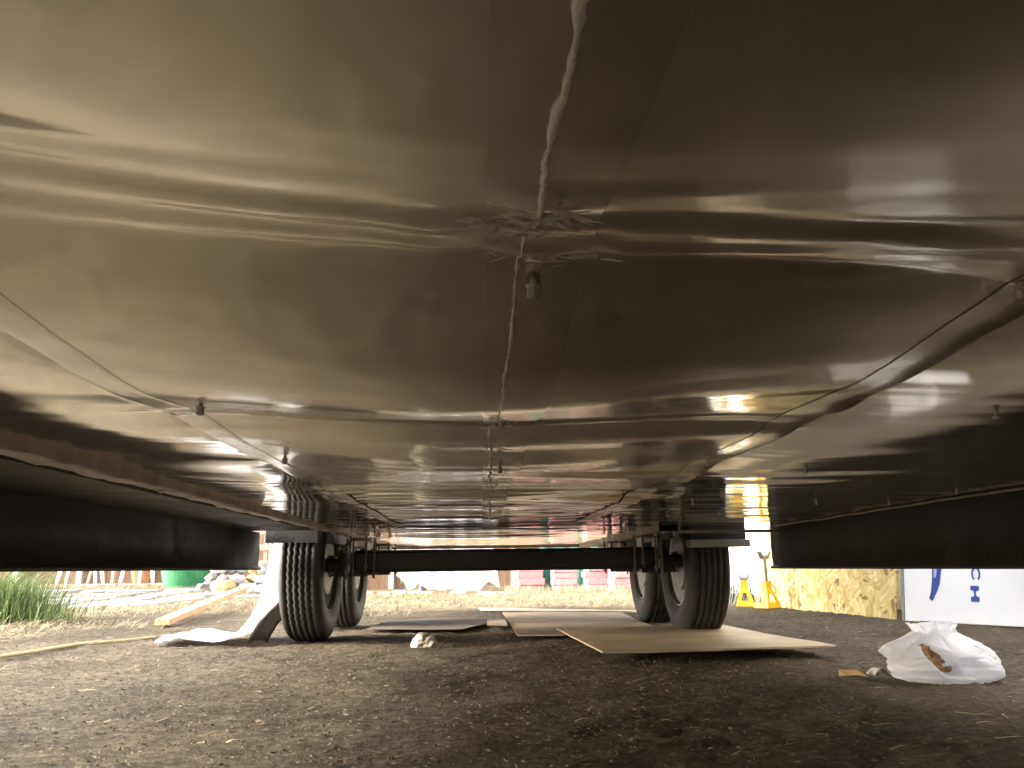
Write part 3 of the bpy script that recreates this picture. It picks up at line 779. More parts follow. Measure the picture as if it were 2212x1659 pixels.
rp = [(-2.6, 2.9, 0.016), (-2.1, 3.2, 0.014), (-1.87, 3.40, 0.018), (-1.885, 3.62, 0.014), (-1.89, 3.82, 0.013), (-1.83, 3.98, 0.016), (-1.74, 4.16, 0.013),
      (-1.68, 4.32, 0.012), (-1.66, 4.46, 0.006)]
pts = []
for i in range(len(rp) - 1):
    for k in range(5):
        t = k / 5; q = Vector(rp[i]).lerp(Vector(rp[i + 1]), t); q.x += 0.012 * math.sin(i * 2.1 + t * 2.1); pts.append(q)
o = MB().tube(pts, 0.0085, 10).build("rope", M['rope'], smooth=True)
tag(o, "dirty tan rope trailing over the dirt from the left side", "rope")

# ------------------------------------------------------------------ plastic bag, scraps
def plastic_bag():
    e = empty("plastic_bag", (1.325, 2.43, 0)); tag(e, "knotted white plastic bag with brown scraps showing through a tear, on the dirt", "bag")
    nu, nv = 180, 120
    P = np.zeros((nv, nu + 1, 3))
    T = np.linspace(0, 1, nv)
    # profile of half width against height: flat foot, fat shoulder, gathered waist, flared mouth
    ph = [0.0, 0.02, 0.10, 0.22, 0.34, 0.46, 0.58, 0.68, 0.76, 0.83, 0.90, 1.0]
    pr = [0.40, 0.70, 0.90, 1.0, 1.02, 0.97, 0.84, 0.64, 0.47, 0.36, 0.36, 0.42]
    pz = [0.0, 0.003, 0.016, 0.038, 0.060, 0.080, 0.098, 0.112, 0.123, 0.132, 0.142, 0.158]
    crease = [(random.uniform(0, 6.28), random.uniform(0.05, 0.14), random.uniform(0.02, 0.07), random.uniform(-0.9, 0.9)) for _ in range(34)]
    for j, t in enumerate(T):
        r = float(np.interp(t, ph, pr)); z = float(np.interp(t, ph, pz))
        for i in range(nu + 1):
            a = 2 * math.pi * (i % nu) / nu
            pleat = 0.0
            for a0, w_, amp, tw in crease:        # sharp folds that run up into the waist, each at its own slant
                d = (a - a0 - tw * (t - 0.8) + math.pi) % (2 * math.pi) - math.pi
                pleat += amp * max(0.0, 1 - abs(d) / w_)
            k = float(smoothstep(t, 0.12, 0.85))
            lump = 0.16 * float(vnoise(math.cos(a) * 1.3 + 4, math.sin(a) * 1.3 + t * 2.2, 101)) + 0.07 * float(vnoise(math.cos(a) * 3 + 4, math.sin(a) * 3 + t * 6, 102)) + 0.025 * float(vnoise(a * 5, t * 22, 104))
            q = r * (1 + lump) - pleat * (0.15 + 0.85 * k) * (0.6 + 0.4 * r) * 0.75
            x = 0.162 * q * math.cos(a); y = 0.130 * q * math.sin(a)
            zz = z * (1 - 0.22 * max(0.0, math.cos(a)) * (1 - k)) + 0.006 * float(vnoise(math.cos(a) * 2, math.sin(a) * 2 + t * 3, 103)) * min(1, t * 6)
            P[j, i] = (x + 0.012 * (1 - t), y + 0.03 * t, max(0.0, zz - 0.003))
    tx, tz = -0.055, 0.064
    for j in range(nv):                            # a slanting tear in the near left side, its edge drawn inwards
        for i in range(nu):
            x, y, z = P[j, i]
            if y < 0.02:
                al = (x - tx) * 0.74 - (z - tz) * 0.67; ac = (x - tx) * 0.67 + (z - tz) * 0.74
                f = math.exp(-((al / 0.046) ** 2 + (ac / 0.024) ** 2) ** 2)
                P[j, i, 1] += 0.075 * f
                rim = math.exp(-(math.sqrt((al / 0.052) ** 2 + (ac / 0.030) ** 2) - 1.0) ** 2 / 0.03)
                P[j, i, 1] -= 0.006 * rim
        P[j, nu] = P[j, 0]
    grid_obj("bag_film", P, M['plastic'], e)
    mbs = MB()
    for k in range(38):
        t = random.uniform(-1, 1); o_ = random.uniform(-0.015, 0.015)
        x = tx + 0.74 * 0.040 * t + 0.67 * o_; z = tz - 0.67 * 0.040 * t + 0.74 * o_
        # sit just in front of the pushed-in film at this spot
        j, i = np.unravel_index(np.argmin((P[:, :, 0] - x) ** 2 + (P[:, :, 2] - z) ** 2 + np.where(P[:, :, 1] > 0.0, 9, 0)), P.shape[:2])
        me = rock_mesh(200 + k, random.uniform(0.007, 0.013), (1, 0.7, 1), 0.5, 1)
        mbs.add([v.co + Vector((x, P[j, i, 1] - 0.003, z)) for v in me.vertices], [tuple(p.vertices) for p in me.polygons])
        bpy.data.meshes.remove(me)
    mbs.build("brown_scraps", M['content'], e, smooth=False)
    return e
plastic_bag()
# curled paper and dry leaf beside the bag
P = []
for i in range(10):
    t = i / 9; a = -0.5 + 2.4 * t
    P.append([(1.135 + 0.05 * t + 0.01 * k / 4, 2.46 + 0.075 * k / 4, 0.010 + 0.022 * math.sin(math.pi * t) * (1 - 0.3 * k / 4)) for k in range(5)])
o = grid_obj("paper_scrap", np.array(P), M['paper']); o.modifiers.new("thickness", 'SOLIDIFY').thickness = 0.001
tag(o, "curled scrap of white paper beside the plastic bag", "paper")
o = MB().add([(1.035, 2.47, 0.012), (1.075, 2.44, 0.018), (1.115, 2.455, 0.010), (1.105, 2.50, 0.024), (1.06, 2.53, 0.022), (1.07, 2.485, 0.008)],
             [(0, 1, 5), (1, 2, 5), (2, 3, 5), (3, 4, 5), (4, 0, 5)]).build("dry_leaf", M['leaf']); o.modifiers.new("thickness", 'SOLIDIFY').thickness = 0.001
tag(o, "dry brown leaf on the dirt between the hardboard corner and the bag", "leaf")

# ------------------------------------------------------------------ right side: strand board, sign, jack stands, wall
def upright(name, x0, y0, x1, y1, h, th, lean):
    e = empty(name, (x0, y0, 0)); u = Vector((x1 - x0, y1 - y0, 0)); L = u.length
    e.rotation_euler = (0, R(0), math.atan2(u.y, u.x)); return e, L
e, L = upright("strand_board", 2.448, 4.965, 2.425, 7.25, 1.2, 0.012, 0)
tag(e, "yellow strand board panel standing on edge behind the yellow jack stands", "board")
e.rotation_euler = (0, 0, math.atan2(1.655, -0.023))
MB().box(0, L, -0.012, 0, -0.01, 1.22, Matrix.Rotation(R(9), 4, 'X')).build("panel", M['osb'], e)
# small knots and loose chips standing proud on its face
u = Vector((2.781 - 2.448, 4.279 - 4.941, 0)); ang = math.atan2(u.y, u.x)
e = empty("white_sign", (2.448, 4.941, 0), ang)
e.rotation_euler = Matrix.Rotation(ang, 4, 'Z').to_3x3().__matmul__(Matrix.Rotation(R(-7), 3, 'X')).to_euler()
tag(e, "white sign board standing on its side with blue letters CH, right of the strand board", "sign")
MB().bevbox(0.056, 1.10, 0.0, 0.02, 0.0, 1.25, 0.003).build("sign_panel", M['white'], e)
MB().box(0.040, 0.0545, -0.002, 0.022, 0.0, 1.25).build("edge_strip", M['grey'], e)
toF = Matrix(((1, 0, 0, 0), (0, 0, 1, 0), (0, 1, 0, 0), (0, 0, 0, 1)))   # (u, z) polygon onto the sign face
def decal(name, poly, m, off=0.003):
    return MB().prism(poly, -off, -off + 0.0015, toF).build(name, m, e)
# letter H lying on its side
hx0, hx1, hz0, hz1 = 0.4675, 0.5150, 0.120, 0.204
mbm = MB()
mbm.prism([(hx0, hz1 - 0.024), (hx0 + 0.012, hz1 - 0.024), (hx0 + 0.019, hz1 - 0.030), (hx0 + 0.019, hz0 + 0.033), (hx0 + 0.012, hz0 + 0.026), (hx0, hz0 + 0.026), (hx0, hz0),
           (hx1, hz0), (hx1, hz0 + 0.026), (hx1 - 0.009, hz0 + 0.026), (hx1 - 0.018, hz0 + 0.033), (hx1 - 0.018, hz1 - 0.030), (hx1 - 0.010, hz1 - 0.024), (hx1, hz1 - 0.024), (hx1, hz1), (hx0, hz1)],
          -0.003, -0.0015, toF)
mbm.build("letter_h", M['blue'], e)
# letter C lying on its side, mouth down
cx, cz, ro, ri = 0.506 - 0.004, 0.268, 0.0255, 0.0165
outer = []; inner = []
for i in range(29):
    t = R(-58 + (360 - 64) * i / 28)
    outer.append((cx + ro * math.cos(t), cz + 0.0405 * math.sin(t))); 
    th_ = 1.0 - 0.0 * i
    inner.append((cx + ri * math.cos(t), cz + 0.0270 * math.sin(t)))
vs = [Vector((x, z, -0.003)) for x, z in outer + inner]
n = len(outer)
mbc = MB()
for i in range(n - 1):
    mbc.prism([outer[i], outer[i + 1], inner[i + 1], inner[i]], -0.003, -0.0015, toF)
mbc.build("letter_c", M['blue'], e)
# more of the upright lettering above, hidden by the skirt from here: none is invented
decal("blue_shape", [(0.252, 0.330), (0.302, 0.330), (0.300, 0.290), (0.286, 0.213), (0.262, 0.160), (0.240, 0.121), (0.225, 0.132), (0.238, 0.173), (0.248, 0.250)], M['blue'])
decal("dark_outline", [(0.247, 0.330), (0.252, 0.330), (0.248, 0.250), (0.238, 0.173), (0.225, 0.132), (0.240, 0.121), (0.237, 0.118), (0.220, 0.131), (0.234, 0.173), (0.244, 0.250)], M['ink'], 0.0045)
decal("lilac_bar", [(0.259, 0.330), (0.277, 0.330), (0.272, 0.270), (0.263, 0.244), (0.254, 0.252), (0.256, 0.300)], M['lilac'], 0.006)
# grey bar leaning across the sign
e2 = empty("grey_bar", (2.82, 4.18, 0), ang)
tag(e2, "grey metal bar leaning against the far right of the white sign", "bar")
MB().bevbox(-0.018, 0.018, -0.06, -0.035, -0.0, 1.1, 0.003, Matrix.Translation((0.07, 0, 0)) @ Matrix.Rotation(R(-15), 4, 'Y')).build("bar", M['grey'], e2)

def jack_stand(x, y, rz, lift, label):
    e = empty("jack_stand", (x, y, 0), rz); tag(e, label, "jack stand", "yellow jack stands by the strand board")
    H, b, t = 0.205, 0.077, 0.031
    # four sloped faces, each a frame with a triangular hole
    body = MB()
    for k in range(4):
        Mx = Matrix.Rotation(k * math.pi / 2, 4, 'Z')
        zt = 0.145
        def pt(u, z, inn=0.0):
            w_ = b + (t - b) * min(z / zt, 1.0) - inn
            return Mx @ Vector((u * w_, -w_, z))
        O = [pt(-1, 0), pt(1, 0), pt(1, zt), pt(-1, zt)]
        Hh = [pt(-0.50, 0.040), pt(0.50, 0.040), pt(0.36, 0.105), pt(-0.36, 0.105)]
        body.add(O + Hh, [(0, 1, 5, 4), (1, 2, 6, 5), (2, 3, 7, 6), (3, 0, 4, 7)])
        body.add([Mx @ Vector(v) for v in ((-t, -t, zt), (t, -t, zt), (t, -t, H), (-t, -t, H))], [(0, 1, 2, 3)])
    o = body.build("base", M['yellow'], e); md = o.modifiers.new("thickness", 'SOLIDIFY'); md.thickness = 0.004; md.offset = -1
    MB().box(-t, t, -t, t, H - 0.004, H + 0.001).build("collar", M['yellow'], e)
    rt = MB().bevbox(-0.016, 0.016, -0.012, 0.012, 0.06, lift, 0.003)
    for k in range(int((lift - 0.21) / 0.022)):
        z = 0.21 + k * 0.022
        if z < lift - 0.07: rt.box(0.014, 0.021, -0.009, 0.009, z, z + 0.011)
    rt.build("ratchet_bar", M['ratchet'], e)
    sp = MB()
    sp.prism([(-0.058, lift + 0.045), (-0.050, lift + 0.052), (-0.022, lift + 0.018), (0.022, lift + 0.018), (0.050, lift + 0.052), (0.060, lift + 0.046), (0.028, lift - 0.012), (-0.028, lift - 0.012)],
             -0.020, 0.020, Matrix(((1, 0, 0, 0), (0, 0, -1, 0), (0, 1, 0, 0), (0, 0, 0, 1))))
    sp.build("saddle", M['ratchet'], e)
    MB().tube([(t + 0.002, -0.01, 0.185), (t + 0.03, -0.016, 0.175), (t + 0.055, -0.018, 0.125)], 0.006, 8).build("handle", M['yellow'], e)
    return e
jack_stand(2.250, 6.60, R(28), 0.385, "nearer yellow jack stand with its grey ratchet bar raised high")
jack_stand(2.185, 6.95, R(-18), 0.215, "farther yellow jack stand with its ratchet bar lowered")

HX = 3.05
wl = empty("house", (HX, 4.0, 0))
tag(wl, "white plastered house side with bare brown patches, behind the strand board and sign", "house")
MB().box(0, 5.0, -9.0, 8.2, -0.05, 2.75).build("wall", M['plaster'], wl)
MB().add([(-0.35, -9.4, 2.70), (-0.35, 8.6, 2.70), (2.5, 8.6, 4.0), (2.5, -9.4, 4.0), (5.35, -9.4, 2.70), (5.35, 8.6, 2.70)],
         [(0, 1, 2, 3), (3, 2, 5, 4), (0, 3, 4), (1, 5, 2), (0, 4, 5, 1)]).build("roof", M['fpost'], wl)
toW = Matrix(((0, 0, 1, 0), (1, 0, 0, 0), (0, 1, 0, 0), (0, 0, 0, 1)))    # (y, z) polygon onto the wall face
for k, (y_, z, wy, wz) in enumerate([(5.45, 0.66, 0.22, 0.014), (5.6, 0.50, 0.30, 0.022), (5.12, 0.54, 0.07, 0.036), (5.55, 0.30, 0.26, 0.012), (5.42, 0.38, 0.20, 0.035), (5.2, 0.24, 0.2, 0.010),
                                     (3.2, 0.9, 0.2, 0.05), (2.0, 1.4, 0.24, 0.06)]):
    n = 14; poly = []
    for i in range(n):
        a = 2 * math.pi * i / n; q = 1 + 0.45 * float(vnoise(i * 1.7, k * 3.1, 111))
        poly.append((y_ + wy * q * math.cos(a), z + wz * q * math.sin(a)))
    MB().prism(poly, -0.004, 0.001, toW).build("bare_patch", M['stain'], wl)

# ------------------------------------------------------------------ back of the yard
# plank fence
fe = empty("plank_fence", (-3.0, 14.6, 0)); tag(fe, "brown plank fence along the back of the yard behind the white tarp", "fence")
x = -9.0; base_me = []
for k in range(4):
    t = MB().bevbox(-0.075, 0.075, -0.011, 0.011, 0.0, 1.75, 0.004, None, 0.003).build("fence_plank", M['plank'], fe); base_me.append(t.data)
    if k: bpy.data.objects.remove(t)
    else: t.location = (x, 0, 0.1)
while x < 6.5:
    x += 0.158
    o = bpy.data.objects.new("fence_plank", base_me[random.randrange(4)]); COL.objects.link(o); o.parent = fe
    o.location = (x, random.uniform(-0.006, 0.006), (0.12 if x < -0.5 else 0.02) + random.uniform(-0.02, 0.02)); o.rotation_euler = (0, R(random.uniform(-0.5, 0.5)), 0)
for k, px in enumerate(np.arange(-8.0, 6.6, 1.05)):
    MB().bevbox(px - 0.045, px + 0.045, -0.13, -0.05, 0, 1.7, 0.004).build("fence_post", M['fpost'], fe)
for z in (0.42, 1.45):
    MB().box(-9.05, 6.7, -0.05, -0.013, z, z + 0.09).build("fence_rail", M['fpost'], fe)

# unseen fence of the same planks, added to shade the ground near the camera
shade_fence = empty("plank_fence", (-5.5, -3.5, 0)); tag(shade_fence, "tall brown plank fence added out of view on the left to shade the ground near the camera", "fence")
for k in range(58):
    o = bpy.data.objects.new("fence_plank", base_me[k % 4]); COL.objects.link(o); o.parent = shade_fence
    o.location = (random.uniform(-0.006, 0.006), -4.5 + k * 0.157, random.uniform(-0.02, 0.02)); o.rotation_euler = (0, 0, math.pi / 2); o.scale = (1, 1, 0.93)
for py in np.arange(-4.4, 4.7, 1.8):
    MB().bevbox(-0.13, -0.05, py - 0.045, py + 0.045, 0, 1.6, 0.004).build("fence_post", M['fpost'], shade_fence)
for z in (0.35, 1.3):
    MB().box(-0.05, -0.013, -4.58, 4.5, z, z + 0.09).build("fence_rail", M['fpost'], shade_fence)

# pink paver stacks
pav = []
for k in range(4):
    bm_ = MB().bevbox(-0.185, 0.185, -0.13, 0.13, 0.002, 0.086, 0.007, None, 0.006).build("paver", M['paver'])
    pav.append(bm_.data); bpy.data.objects.remove(bm_)
POSN = ["leftmost stack, by the white tarp", "second stack, right of the first teal fold", "third stack, right of the second teal fold", "stack nearest the right wheels"]
HT = ["bottom", "second", "third", "fourth", "top"]
for s, (sx_, sy_, wsc) in enumerate([(0.69, 12.1, 1.0), (1.18, 11.9, 0.94), (1.60, 11.75, 0.90), (1.93, 11.6, 0.86)]):
    z = float(gz(sx_, sy_)) + 0.004
    for l in range(5):
        o = bpy.data.objects.new("paver", pav[(s * 2 + l * 3) % 4]); COL.objects.link(o)
        o.location = (sx_ + random.uniform(-0.022, 0.022), sy_ + random.uniform(-0.025, 0.025), z + l * 0.088)
        o.rotation_euler = (0, 0, R(6 if s < 3 else 14) + R(random.uniform(-4, 4))); o.scale = (wsc, 1, 1)
        tag(o, f"rough pink paver, {HT[l]} of the {POSN[s]}", "paver", "stacked pink pavers")
# teal tarp behind the pavers
def drape(x0, x1, y, z0, z1, amp, nx, seed, hem=0.02, lean=0.0):
    P = []
    for j in range(14):
        t = j / 13; row = []
        for i in range(nx):
            f = i / (nx - 1); x = x0 + (x1 - x0) * f
            yy_ = y + amp * (1 - 0.6 * t) * math.sin(f * 17 + seed + 1.2 * t) + amp * 0.6 * math.sin(f * 41 + 2 * seed) * (1 - t) + lean * t
            row.append((x, yy_, z0 + hem * math.sin(f * 23 + seed) + (z1 - z0) * t))
        P.append(row)
    return np.array(P)
o = grid_obj("teal_tarp", drape(0.85, 1.80, 12.25, 0.03, 0.62, 0.05, 90, 1.0), M['teal']); o.modifiers.new("thickness", 'SOLIDIFY').thickness = 0.003
tag(o, "teal tarp hanging in folds behind the pink paver stacks", "tarp")

# white tarp over a sawhorse
sh = empty("sawhorse", (-0.55, 12.45, 0)); tag(sh, "grey sawhorse whose legs show under the white tarp", "sawhorse")
MB().box(-0.65, 0.72, -0.05, 0.05, 0.72, 0.80).build("beam", M['fpost'], sh)
for x_, s_ in ((-0.30, -1), (-0.30, 1), (0.55, -1), (0.55, 1)):
    MB().tube([(x_, 0.03 * s_, 0.72), (x_ - 0.02, 0.26 * s_, 0.0)], 0.035, 4).build("leg", M['grey'], sh)
P = []
hem = [(0, 0.30), (0.04, 0.24), (0.10, 0.17), (0.14, 0.05), (0.19, 0.03), (0.23, 0.13), (0.27, 0.10), (0.34, 0.05), (0.42, 0.03), (0.5, 0.035), (0.6, 0.02), (0.7, 0.012), (0.80, 0.015), (0.86, 0.10), (0.90, 0.15), (0.95, 0.10), (1.0, 0.055)]
hx = [h[0] for h in hem]; hz = [h[1] for h in hem]
for j in range(16):
    t = j / 15; row = []
    for i in range(110):
        f = i / 109
        z0 = float(np.interp(f, hx, hz)); z1 = 0.83
        w0 = -1.26 + 1.52 * f
        w1 = -1.22 + 1.36 * f
        x_ = w0 * (1 - t) + w1 * t
        fold = 0.05 * math.sin(f * 19 + 0.5) + 0.03 * math.sin(f * 37 + 2)
        y_ = 12.38 - 0.34 * (1 - t) ** 1.3 - fold * (1 - 0.7 * t)
        row.append((x_, y_, z0 + (z1 - z0) * t))
    P.append(row)
for j in range(10):
    t = (j + 1) / 10
    P.append([(x_, 12.38 + 0.4 * t + 0.02 * math.sin(i * 0.4), 0.83 - 0.7 * t * t) for i, (x_, _, _) in enumerate(P[15])])
o = grid_obj("white_tarp", np.array(P), M['film']); o.modifiers.new("thickness", 'SOLIDIFY').thickness = 0.004
tag(o, "white tarp draped to the ground over a sawhorse at the back of the yard", "tarp")

# red edging bricks at the back
bme = []
for k in range(3):
    t = MB().bevbox(-0.11, 0.11, -0.05, 0.05, -0.03, 0.036, 0.006, None, 0.004).build("edging_brick", M['brick']); bme.append(t.data); bpy.data.objects.remove(t)
line = [(-2.05, 12.2), (-1.80, 12.12), (-1.61, 12.06), (-1.36, 11.96), (-1.13, 11.84), (-0.95, 11.76), (-0.76, 11.68), (-0.30, 11.5), (0.08, 11.28), (0.36, 11.2)]
BL = ["behind the left wheels, farthest from the pavers", "second from the left wheels", "third from the left wheels", "fourth from the left wheels", "just left of the sawhorse leg",
      "just right of the sawhorse leg", "under the left half of the white tarp", "under the middle of the white tarp", "under the right corner of the white tarp", "beside the leftmost paver stack"]
for k, (x_, y_) in enumerate(line):
    o = bpy.data.objects.new("edging_brick", bme[k % 3]); COL.objects.link(o); o.location = (x_, y_, float(gz(x_, y_)) + 0.002)
    o.rotation_euler = (R(random.uniform(-4, 4)), 0, R(-22 + random.uniform(-10, 10))); o.scale = (1.1, 1, 1)
    tag(o, f"red edging brick half sunk in straw, {BL[k]}", "brick", "red edging bricks")

# flagstones
fp = empty("flagstone_path", (-4.5, 10.2, 0)); tag(fp, "path of pale irregular flagstones beyond the green grass clump", kind='structure')
random.seed(21)
nx_, ny_ = 7, 4
pts = {}
for i in range(nx_ + 1):
    for j in range(ny_ + 1):
        pts[i, j] = (-6.9 + i * 0.58 + 0.14 * j + random.uniform(-0.2, 0.2), 9.0 + j * 0.66 + random.uniform(-0.2, 0.2) - 0.05 * i)
for i in range(nx_):
    for j in range(ny_):
        if i + (ny_ - j) * 0.8 > 8.3: continue
        q = [pts[i, j], pts[i + 1, j], pts[i + 1, j + 1], pts[i, j + 1]]
        c = (sum(p[0] for p in q) / 4, sum(p[1] for p in q) / 4)
        sh_ = [(c[0] + (p[0] - c[0]) * 0.84, c[1] + (p[1] - c[1]) * 0.78) for p in q]
        poly = []
        for a_, b_ in zip(sh_, sh_[1:] + sh_[:1]):
            poly.append((a_[0] * 0.85 + b_[0] * 0.15, a_[1] * 0.85 + b_[1] * 0.15)); poly.append(((a_[0] + b_[0]) / 2 + random.uniform(-.03, .03), (a_[1] + b_[1]) / 2 + random.uniform(-.03, .03)))
            poly.append((a_[0] * 0.15 + b_[0] * 0.85, a_[1] * 0.15 + b_[1] * 0.85))
        z = float(rise(c[0], c[1]))
        o = MB().prism([(p[0] - c[0], p[1] - c[1]) for p in poly], -0.03, 0.010 + random.uniform(-0.003, 0.004)).build("flagstone", M['flag'], fp)
        o.location = (c[0] + 4.5, c[1] - 10.2, z); o.rotation_euler = (R(random.uniform(-1, 1) + 2), R(random.uniform(-1, 1)), 0)

# patio strip with its brick edge
pe = empty("patio", (-5.5, 12.9, 0)); tag(pe, "dusty reddish patio behind the flagstone path", kind='structure')
MB().box(-4.5, 1.9, -0.55, 1.4, -0.10, 0.165).build("patio_slab", mat("patio_clay", (0.17, 0.11, 0.08), 0.9, 0, (0.24, 0.165, 0.125), 5, bump=0.2), pe)
x = -4.5; k = 0
while x < 1.9:
    o = bpy.data.objects.new("brick", bme[k % 3]); COL.objects.link(o); o.parent = pe
    o.location = (x + 0.11, -0.605, 0.14); x += 0.228; k += 1

# garden chairs on the patio
def garden_chair(x, y, rz, m, label, sc=1.0):
    e = empty("garden_chair", (x, y, 0.168), rz); tag(e, label, "chair", "garden chairs on the patio")
    e.scale = (sc,) * 3
    MB().bevbox(-0.22, 0.22, -0.21, 0.21, 0.40, 0.425, 0.01).build("seat", M[m], e)
    bk = MB()
    for k in range(5):
        xx = -0.18 + 0.09 * k
        bk.tube([(xx, 0.20, 0.425), (xx * 1.05, 0.25, 0.62), (xx * 1.1, 0.30, 0.80)], [0.018, 0.02, 0.018], 6)
    bk.tube([(-0.23, 0.30, 0.80), (0, 0.33, 0.84), (0.23, 0.30, 0.80)], 0.024, 6)
    bk.build("backrest", M[m], e)
    for sx_, sy_ in ((-1, -1), (1, -1), (-1, 1), (1, 1)):
        MB().tube([(sx_ * 0.20, sy_ * 0.18, 0.41), (sx_ * 0.235, sy_ * 0.22, 0.2), (sx_ * 0.265, sy_ * 0.25, 0.0)], [0.032, 0.028, 0.021], 6).build("leg", M[m], e)
    for sx_ in (-1, 1):
        MB().tube([(sx_ * 0.215, -0.18, 0.425), (sx_ * 0.26, -0.16, 0.63), (sx_ * 0.26, 0.22, 0.64)], 0.02, 6).build("armrest", M[m], e)
garden_chair(-6.05, 12.95, R(12), 'chair', "white resin garden chair, farthest left, only its legs in view")
garden_chair(-5.78, 13.45, R(-25), 'chairtan', "tan garden chair standing behind the left white chair")
garden_chair(-5.08, 12.95, R(-10), 'chair', "white resin garden chair next to the green tub")
pt_ = empty("flower_pot", (-5.42, 13.6, 0.168)); tag(pt_, "terracotta flower pot between the two white chairs", "pot")
MB().lathe([(0, 0.0), (0, 0.11), (0.22, 0.16), (0.22, 0.175), (0.27, 0.175), (0.27, 0.15), (0.25, 0.15), (0.25, 0)], 20, Matrix.Rotation(R(-90), 4, 'Y')).build("pot", M['terracotta'], pt_, smooth=False)
# green tub
tb = empty("green_tub", (-4.17, 12.05, 0.095)); tag(tb, "scuffed green plastic tub standing at the corner of the patio", "tub")
MB().lathe([(0, 0), (0.0, 0.27), (0.012, 0.29), (0.30, 0.345), (0.55, 0.385), (0.55, 0.41), (0.585, 0.41), (0.585, 0.375), (0.05, 0.28), (0.05, 0)], 40, Matrix.Rotation(R(-90), 4, 'Y')).build("tub_body", M['tub'], tb, smooth=False)
for s_ in (-1, 1):
    MB().tube([(s_ * 0.40, -0.08, 0.47), (s_ * 0.45, -0.08, 0.47), (s_ * 0.45, 0.08, 0.47), (s_ * 0.40, 0.08, 0.47)], 0.012, 6).build("handle", M['tub'], tb)

# rubble heap between tub and wheel
random.seed(5)
ORD = ["nearest the green tub", "second from the green tub", "third from the green tub", "fourth from the green tub", "third from the tyre", "second from the tyre", "nearest the tyre"]
KINDS_ = ['rockgrey', 'rockwhite', 'rocktan', 'rockgrey', 'rockwhite', 'rockwhite', 'rocktan', 'rockgrey', 'rockgrey', 'rockwhite', 'rocktan', 'rockwhite', 'rockwhite', 'rocktan',
          'rockwhite', 'rockgrey', 'rockwhite', 'rocktan', 'rockgrey', 'rockwhite', 'rockgrey']
for k in range(21):
    kind = KINDS_[k]; lay = k // 7; j = k % 7
    x_ = -3.58 + 0.155 * j + random.uniform(-0.04, 0.04) + 0.05 * lay
    y_ = 11.0 + lay * 0.16 + random.uniform(-0.08, 0.12)
    r_ = random.uniform(0.075, 0.115)
    word = {'rockgrey': "rough grey", 'rocktan': "ochre", 'rockwhite': "white"}[kind]
    rock(x_, y_, r_, M[kind], f"{word} stone, {ORD[j]} in the {['bottom', 'middle', 'top'][lay]} row of the rubble heap", "stones of the rubble heap", 300 + k,
         (1.2, 1, 0.75), name="rubble_stone", z=float(gz(x_, y_)) + 0.05 + lay * 0.105)
# salmon pallet standing behind the rubble
pl_ = empty("wooden_pallet", (-3.26, 12.9, 0.14)); tag(pl_, "salmon timber pallet standing on edge above the rubble heap", "pallet")
for z in (0.02, 0.26, 0.50, 0.74):
    MB().bevbox(-0.62, 0.62, -0.012, 0.012, z, z + 0.09, 0.004).build("slat", M['pallet'], pl_)
for x_ in (-0.57, -0.04, 0.18, 0.57):
    MB().bevbox(x_ - 0.03, x_ + 0.03, 0.014, 0.10, 0.0, 0.86, 0.004).build("post", M['pallet'], pl_)

# ------------------------------------------------------------------ loose cover: grass, straw, chips
def blades(name, n, fx, m, label, cat=None, kind='stuff'):
    V = []; F = []
    for i in range(n):
        base, tip, side, mid = fx(i)
        b = len(V)
        V += [base - side, base + side, mid + side * 0.8, mid - side * 0.8, tip]
        F += [(b, b + 1, b + 2, b + 3), (b + 3, b + 2, b + 4)]
    o = mesh_obj(name, V, F, m)
    return tag(o, label, cat, kind=kind)
random.seed(31)
def grass_fx(i):
    r = abs(random.gauss(0, 0.26)); a = random.uniform(0, 6.283)
    x = -3.52 + r * math.cos(a) * 1.2; y = 6.15 + r * math.sin(a) * 1.0
    h = random.uniform(0.16, 0.50) * (1.0 if r < 0.4 else 0.6)
    base = Vector((x, y, float(gz(x, y)) - 0.005)); l = Vector((math.cos(a) * (0.3 + r), math.sin(a) * 0.5, 0)) * h * random.uniform(0.2, 1.3) + Vector((random.gauss(0, .07), random.gauss(0, .04), 0))
    tip = base + l + Vector((0, 0, h * random.uniform(0.55, 1.0))); mid = base + l * 0.32 + Vector((0, 0, h * 0.62))
    t = random.uniform(0, 6.28)
    return base, tip, Vector((math.cos(t), math.sin(t), 0)) * random.uniform(0.002, 0.0045), mid
o = blades("grass_clump", 2600, grass_fx, M['grass'], "tall clump of green grass at the left edge of the straw", "grass clump", kind='thing')
o["kind"] = 'thing'

def straw_fx_factory(xr, yr, zmax, lmin, lmax, dens=None):
    def fx(i):
        while True:
            x = random.uniform(*xr); y = yr[0] + (yr[1] - yr[0]) * random.random() ** 1.2
            if dens is None or random.random() < dens(x, y): break
        a = random.uniform(0, 6.283); l = random.uniform(lmin, lmax); e = random.uniform(0, zmax)
        base = Vector((x, y, float(gz(x, y)) + 0.004)); d = Vector((math.cos(a), math.sin(a), 0)) * l
        tip = base + d + Vector((0, 0, e)); mid = base + d * 0.5 + Vector((random.gauss(0, .004), random.gauss(0, .004), e * 0.7 + 0.002))
        return base, tip, Vector((-math.sin(a), math.cos(a), 0.3)) * random.uniform(0.0010, 0.0026), mid
    return fx
def yard(x, y):
    n = float(vnoise(x * 1.1, y * 1.1, 121))
    f = max(min((y - 6.6 + n) * 0.8, 1), min((-x - 2.35 + 0.6 * n) * 1.5, 1), 0.0)
    return f * (1 - min(max((x - 1.7) * 1.5, 0), 1))
blades("straw", 26000, straw_fx_factory((-5.5, 2.4), (4.3, 12.6), 0.05, 0.03, 0.13, yard), M['straw'], "dry straw scattered over the yard beyond the trailer", None)
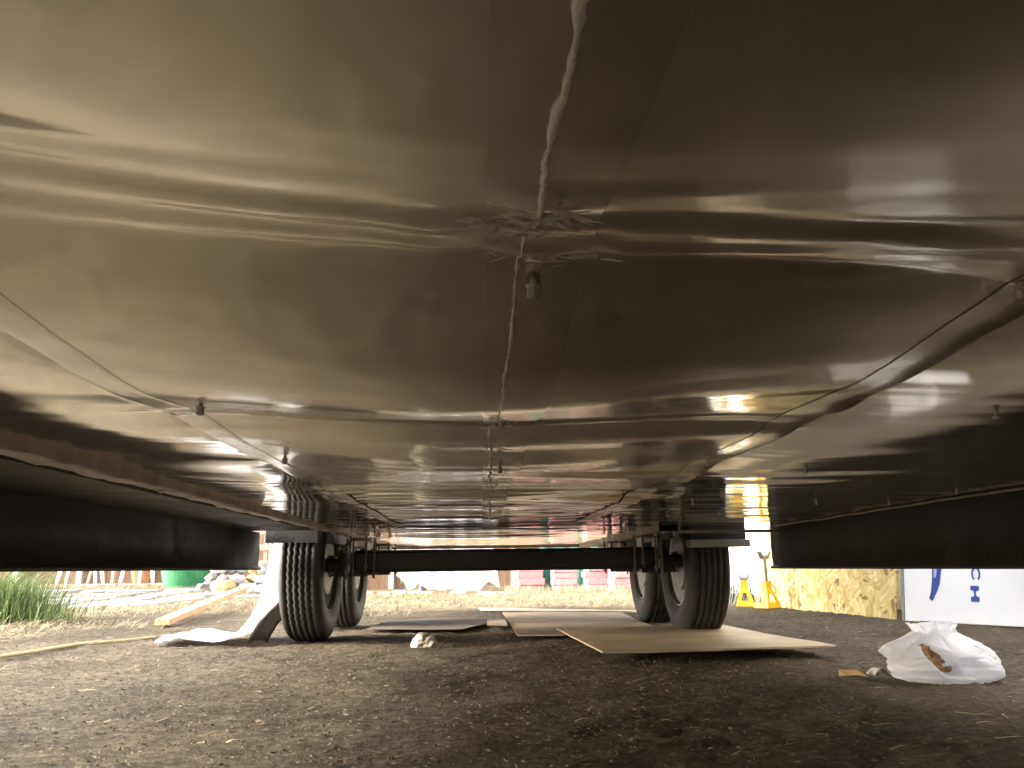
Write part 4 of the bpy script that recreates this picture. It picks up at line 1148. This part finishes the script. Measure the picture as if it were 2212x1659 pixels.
blades("dry_grass", 1500, straw_fx_factory((0.3, 2.4), (11.1, 11.7), 0.14, 0.01, 0.05), M['straw'], "short dry grass standing at the foot of the pink pavers", None)
blades("loose_straw", 900, straw_fx_factory((-2.6, 2.6), (0.5, 6.5), 0.006, 0.015, 0.06), M['straw'], "loose straw bits on the dark dirt under the trailer", None)
def chips(name, n, xr, yr, smin, smax, m, label, pw=1.6):
    V = []; F = []
    for i in range(n):
        x = random.uniform(*xr); y = yr[0] + (yr[1] - yr[0]) * random.random() ** pw
        s = random.uniform(smin, smax); a = random.uniform(0, 6.283); z = float(gz(x, y)) + random.uniform(0.000, 0.007)
        u = Vector((math.cos(a), math.sin(a), random.uniform(-0.3, 0.3))) * s; v = Vector((-math.sin(a), math.cos(a), random.uniform(-0.5, 0.5))) * s * random.uniform(0.2, 0.6)
        p = Vector((x, y, z)); t = Vector((0, 0, s * 0.35)); b = len(V)
        V += [p - u, p - v, p + u, p + v, p + t + u * random.uniform(-.3, .3)]
        F += [(b, b + 1, b + 4), (b + 1, b + 2, b + 4), (b + 2, b + 3, b + 4), (b + 3, b, b + 4)]
    return tag(mesh_obj(name, V, F, m), label, kind='stuff')
chips("wood_chips", 4200, (-2.6, 2.8), (0.9, 6.5), 0.002, 0.008, M['chips'], "small wood chips strewn over the dirt")
chips("soil_crumbs", 30000, (-2.6, 2.8), (0.9, 6.0), 0.0022, 0.008, M['crumb'], "dark soil crumbs and clods all over the dirt")
def weed_fx(i):
    x = 2.2 + random.gauss(0, 0.22); y = 7.75 + random.gauss(0, 0.2); a = random.uniform(0, 6.283); h = random.uniform(0.05, 0.22)
    base = Vector((x, y, float(gz(x, y)))); tip = base + Vector((math.cos(a) * h * .6, math.sin(a) * h * .6, h)); 
    return base, tip, Vector((-math.sin(a), math.cos(a), 0)) * random.uniform(0.003, 0.012), base.lerp(tip, 0.55) + Vector((0, 0, 0.02))
o = blades("weed_patch", 220, weed_fx, mat("dull_weed", (0.06, 0.075, 0.05), 0.8, 0, (0.16, 0.17, 0.13), 12), "low grey green weeds at the foot of the white wall by the right wheel", None)
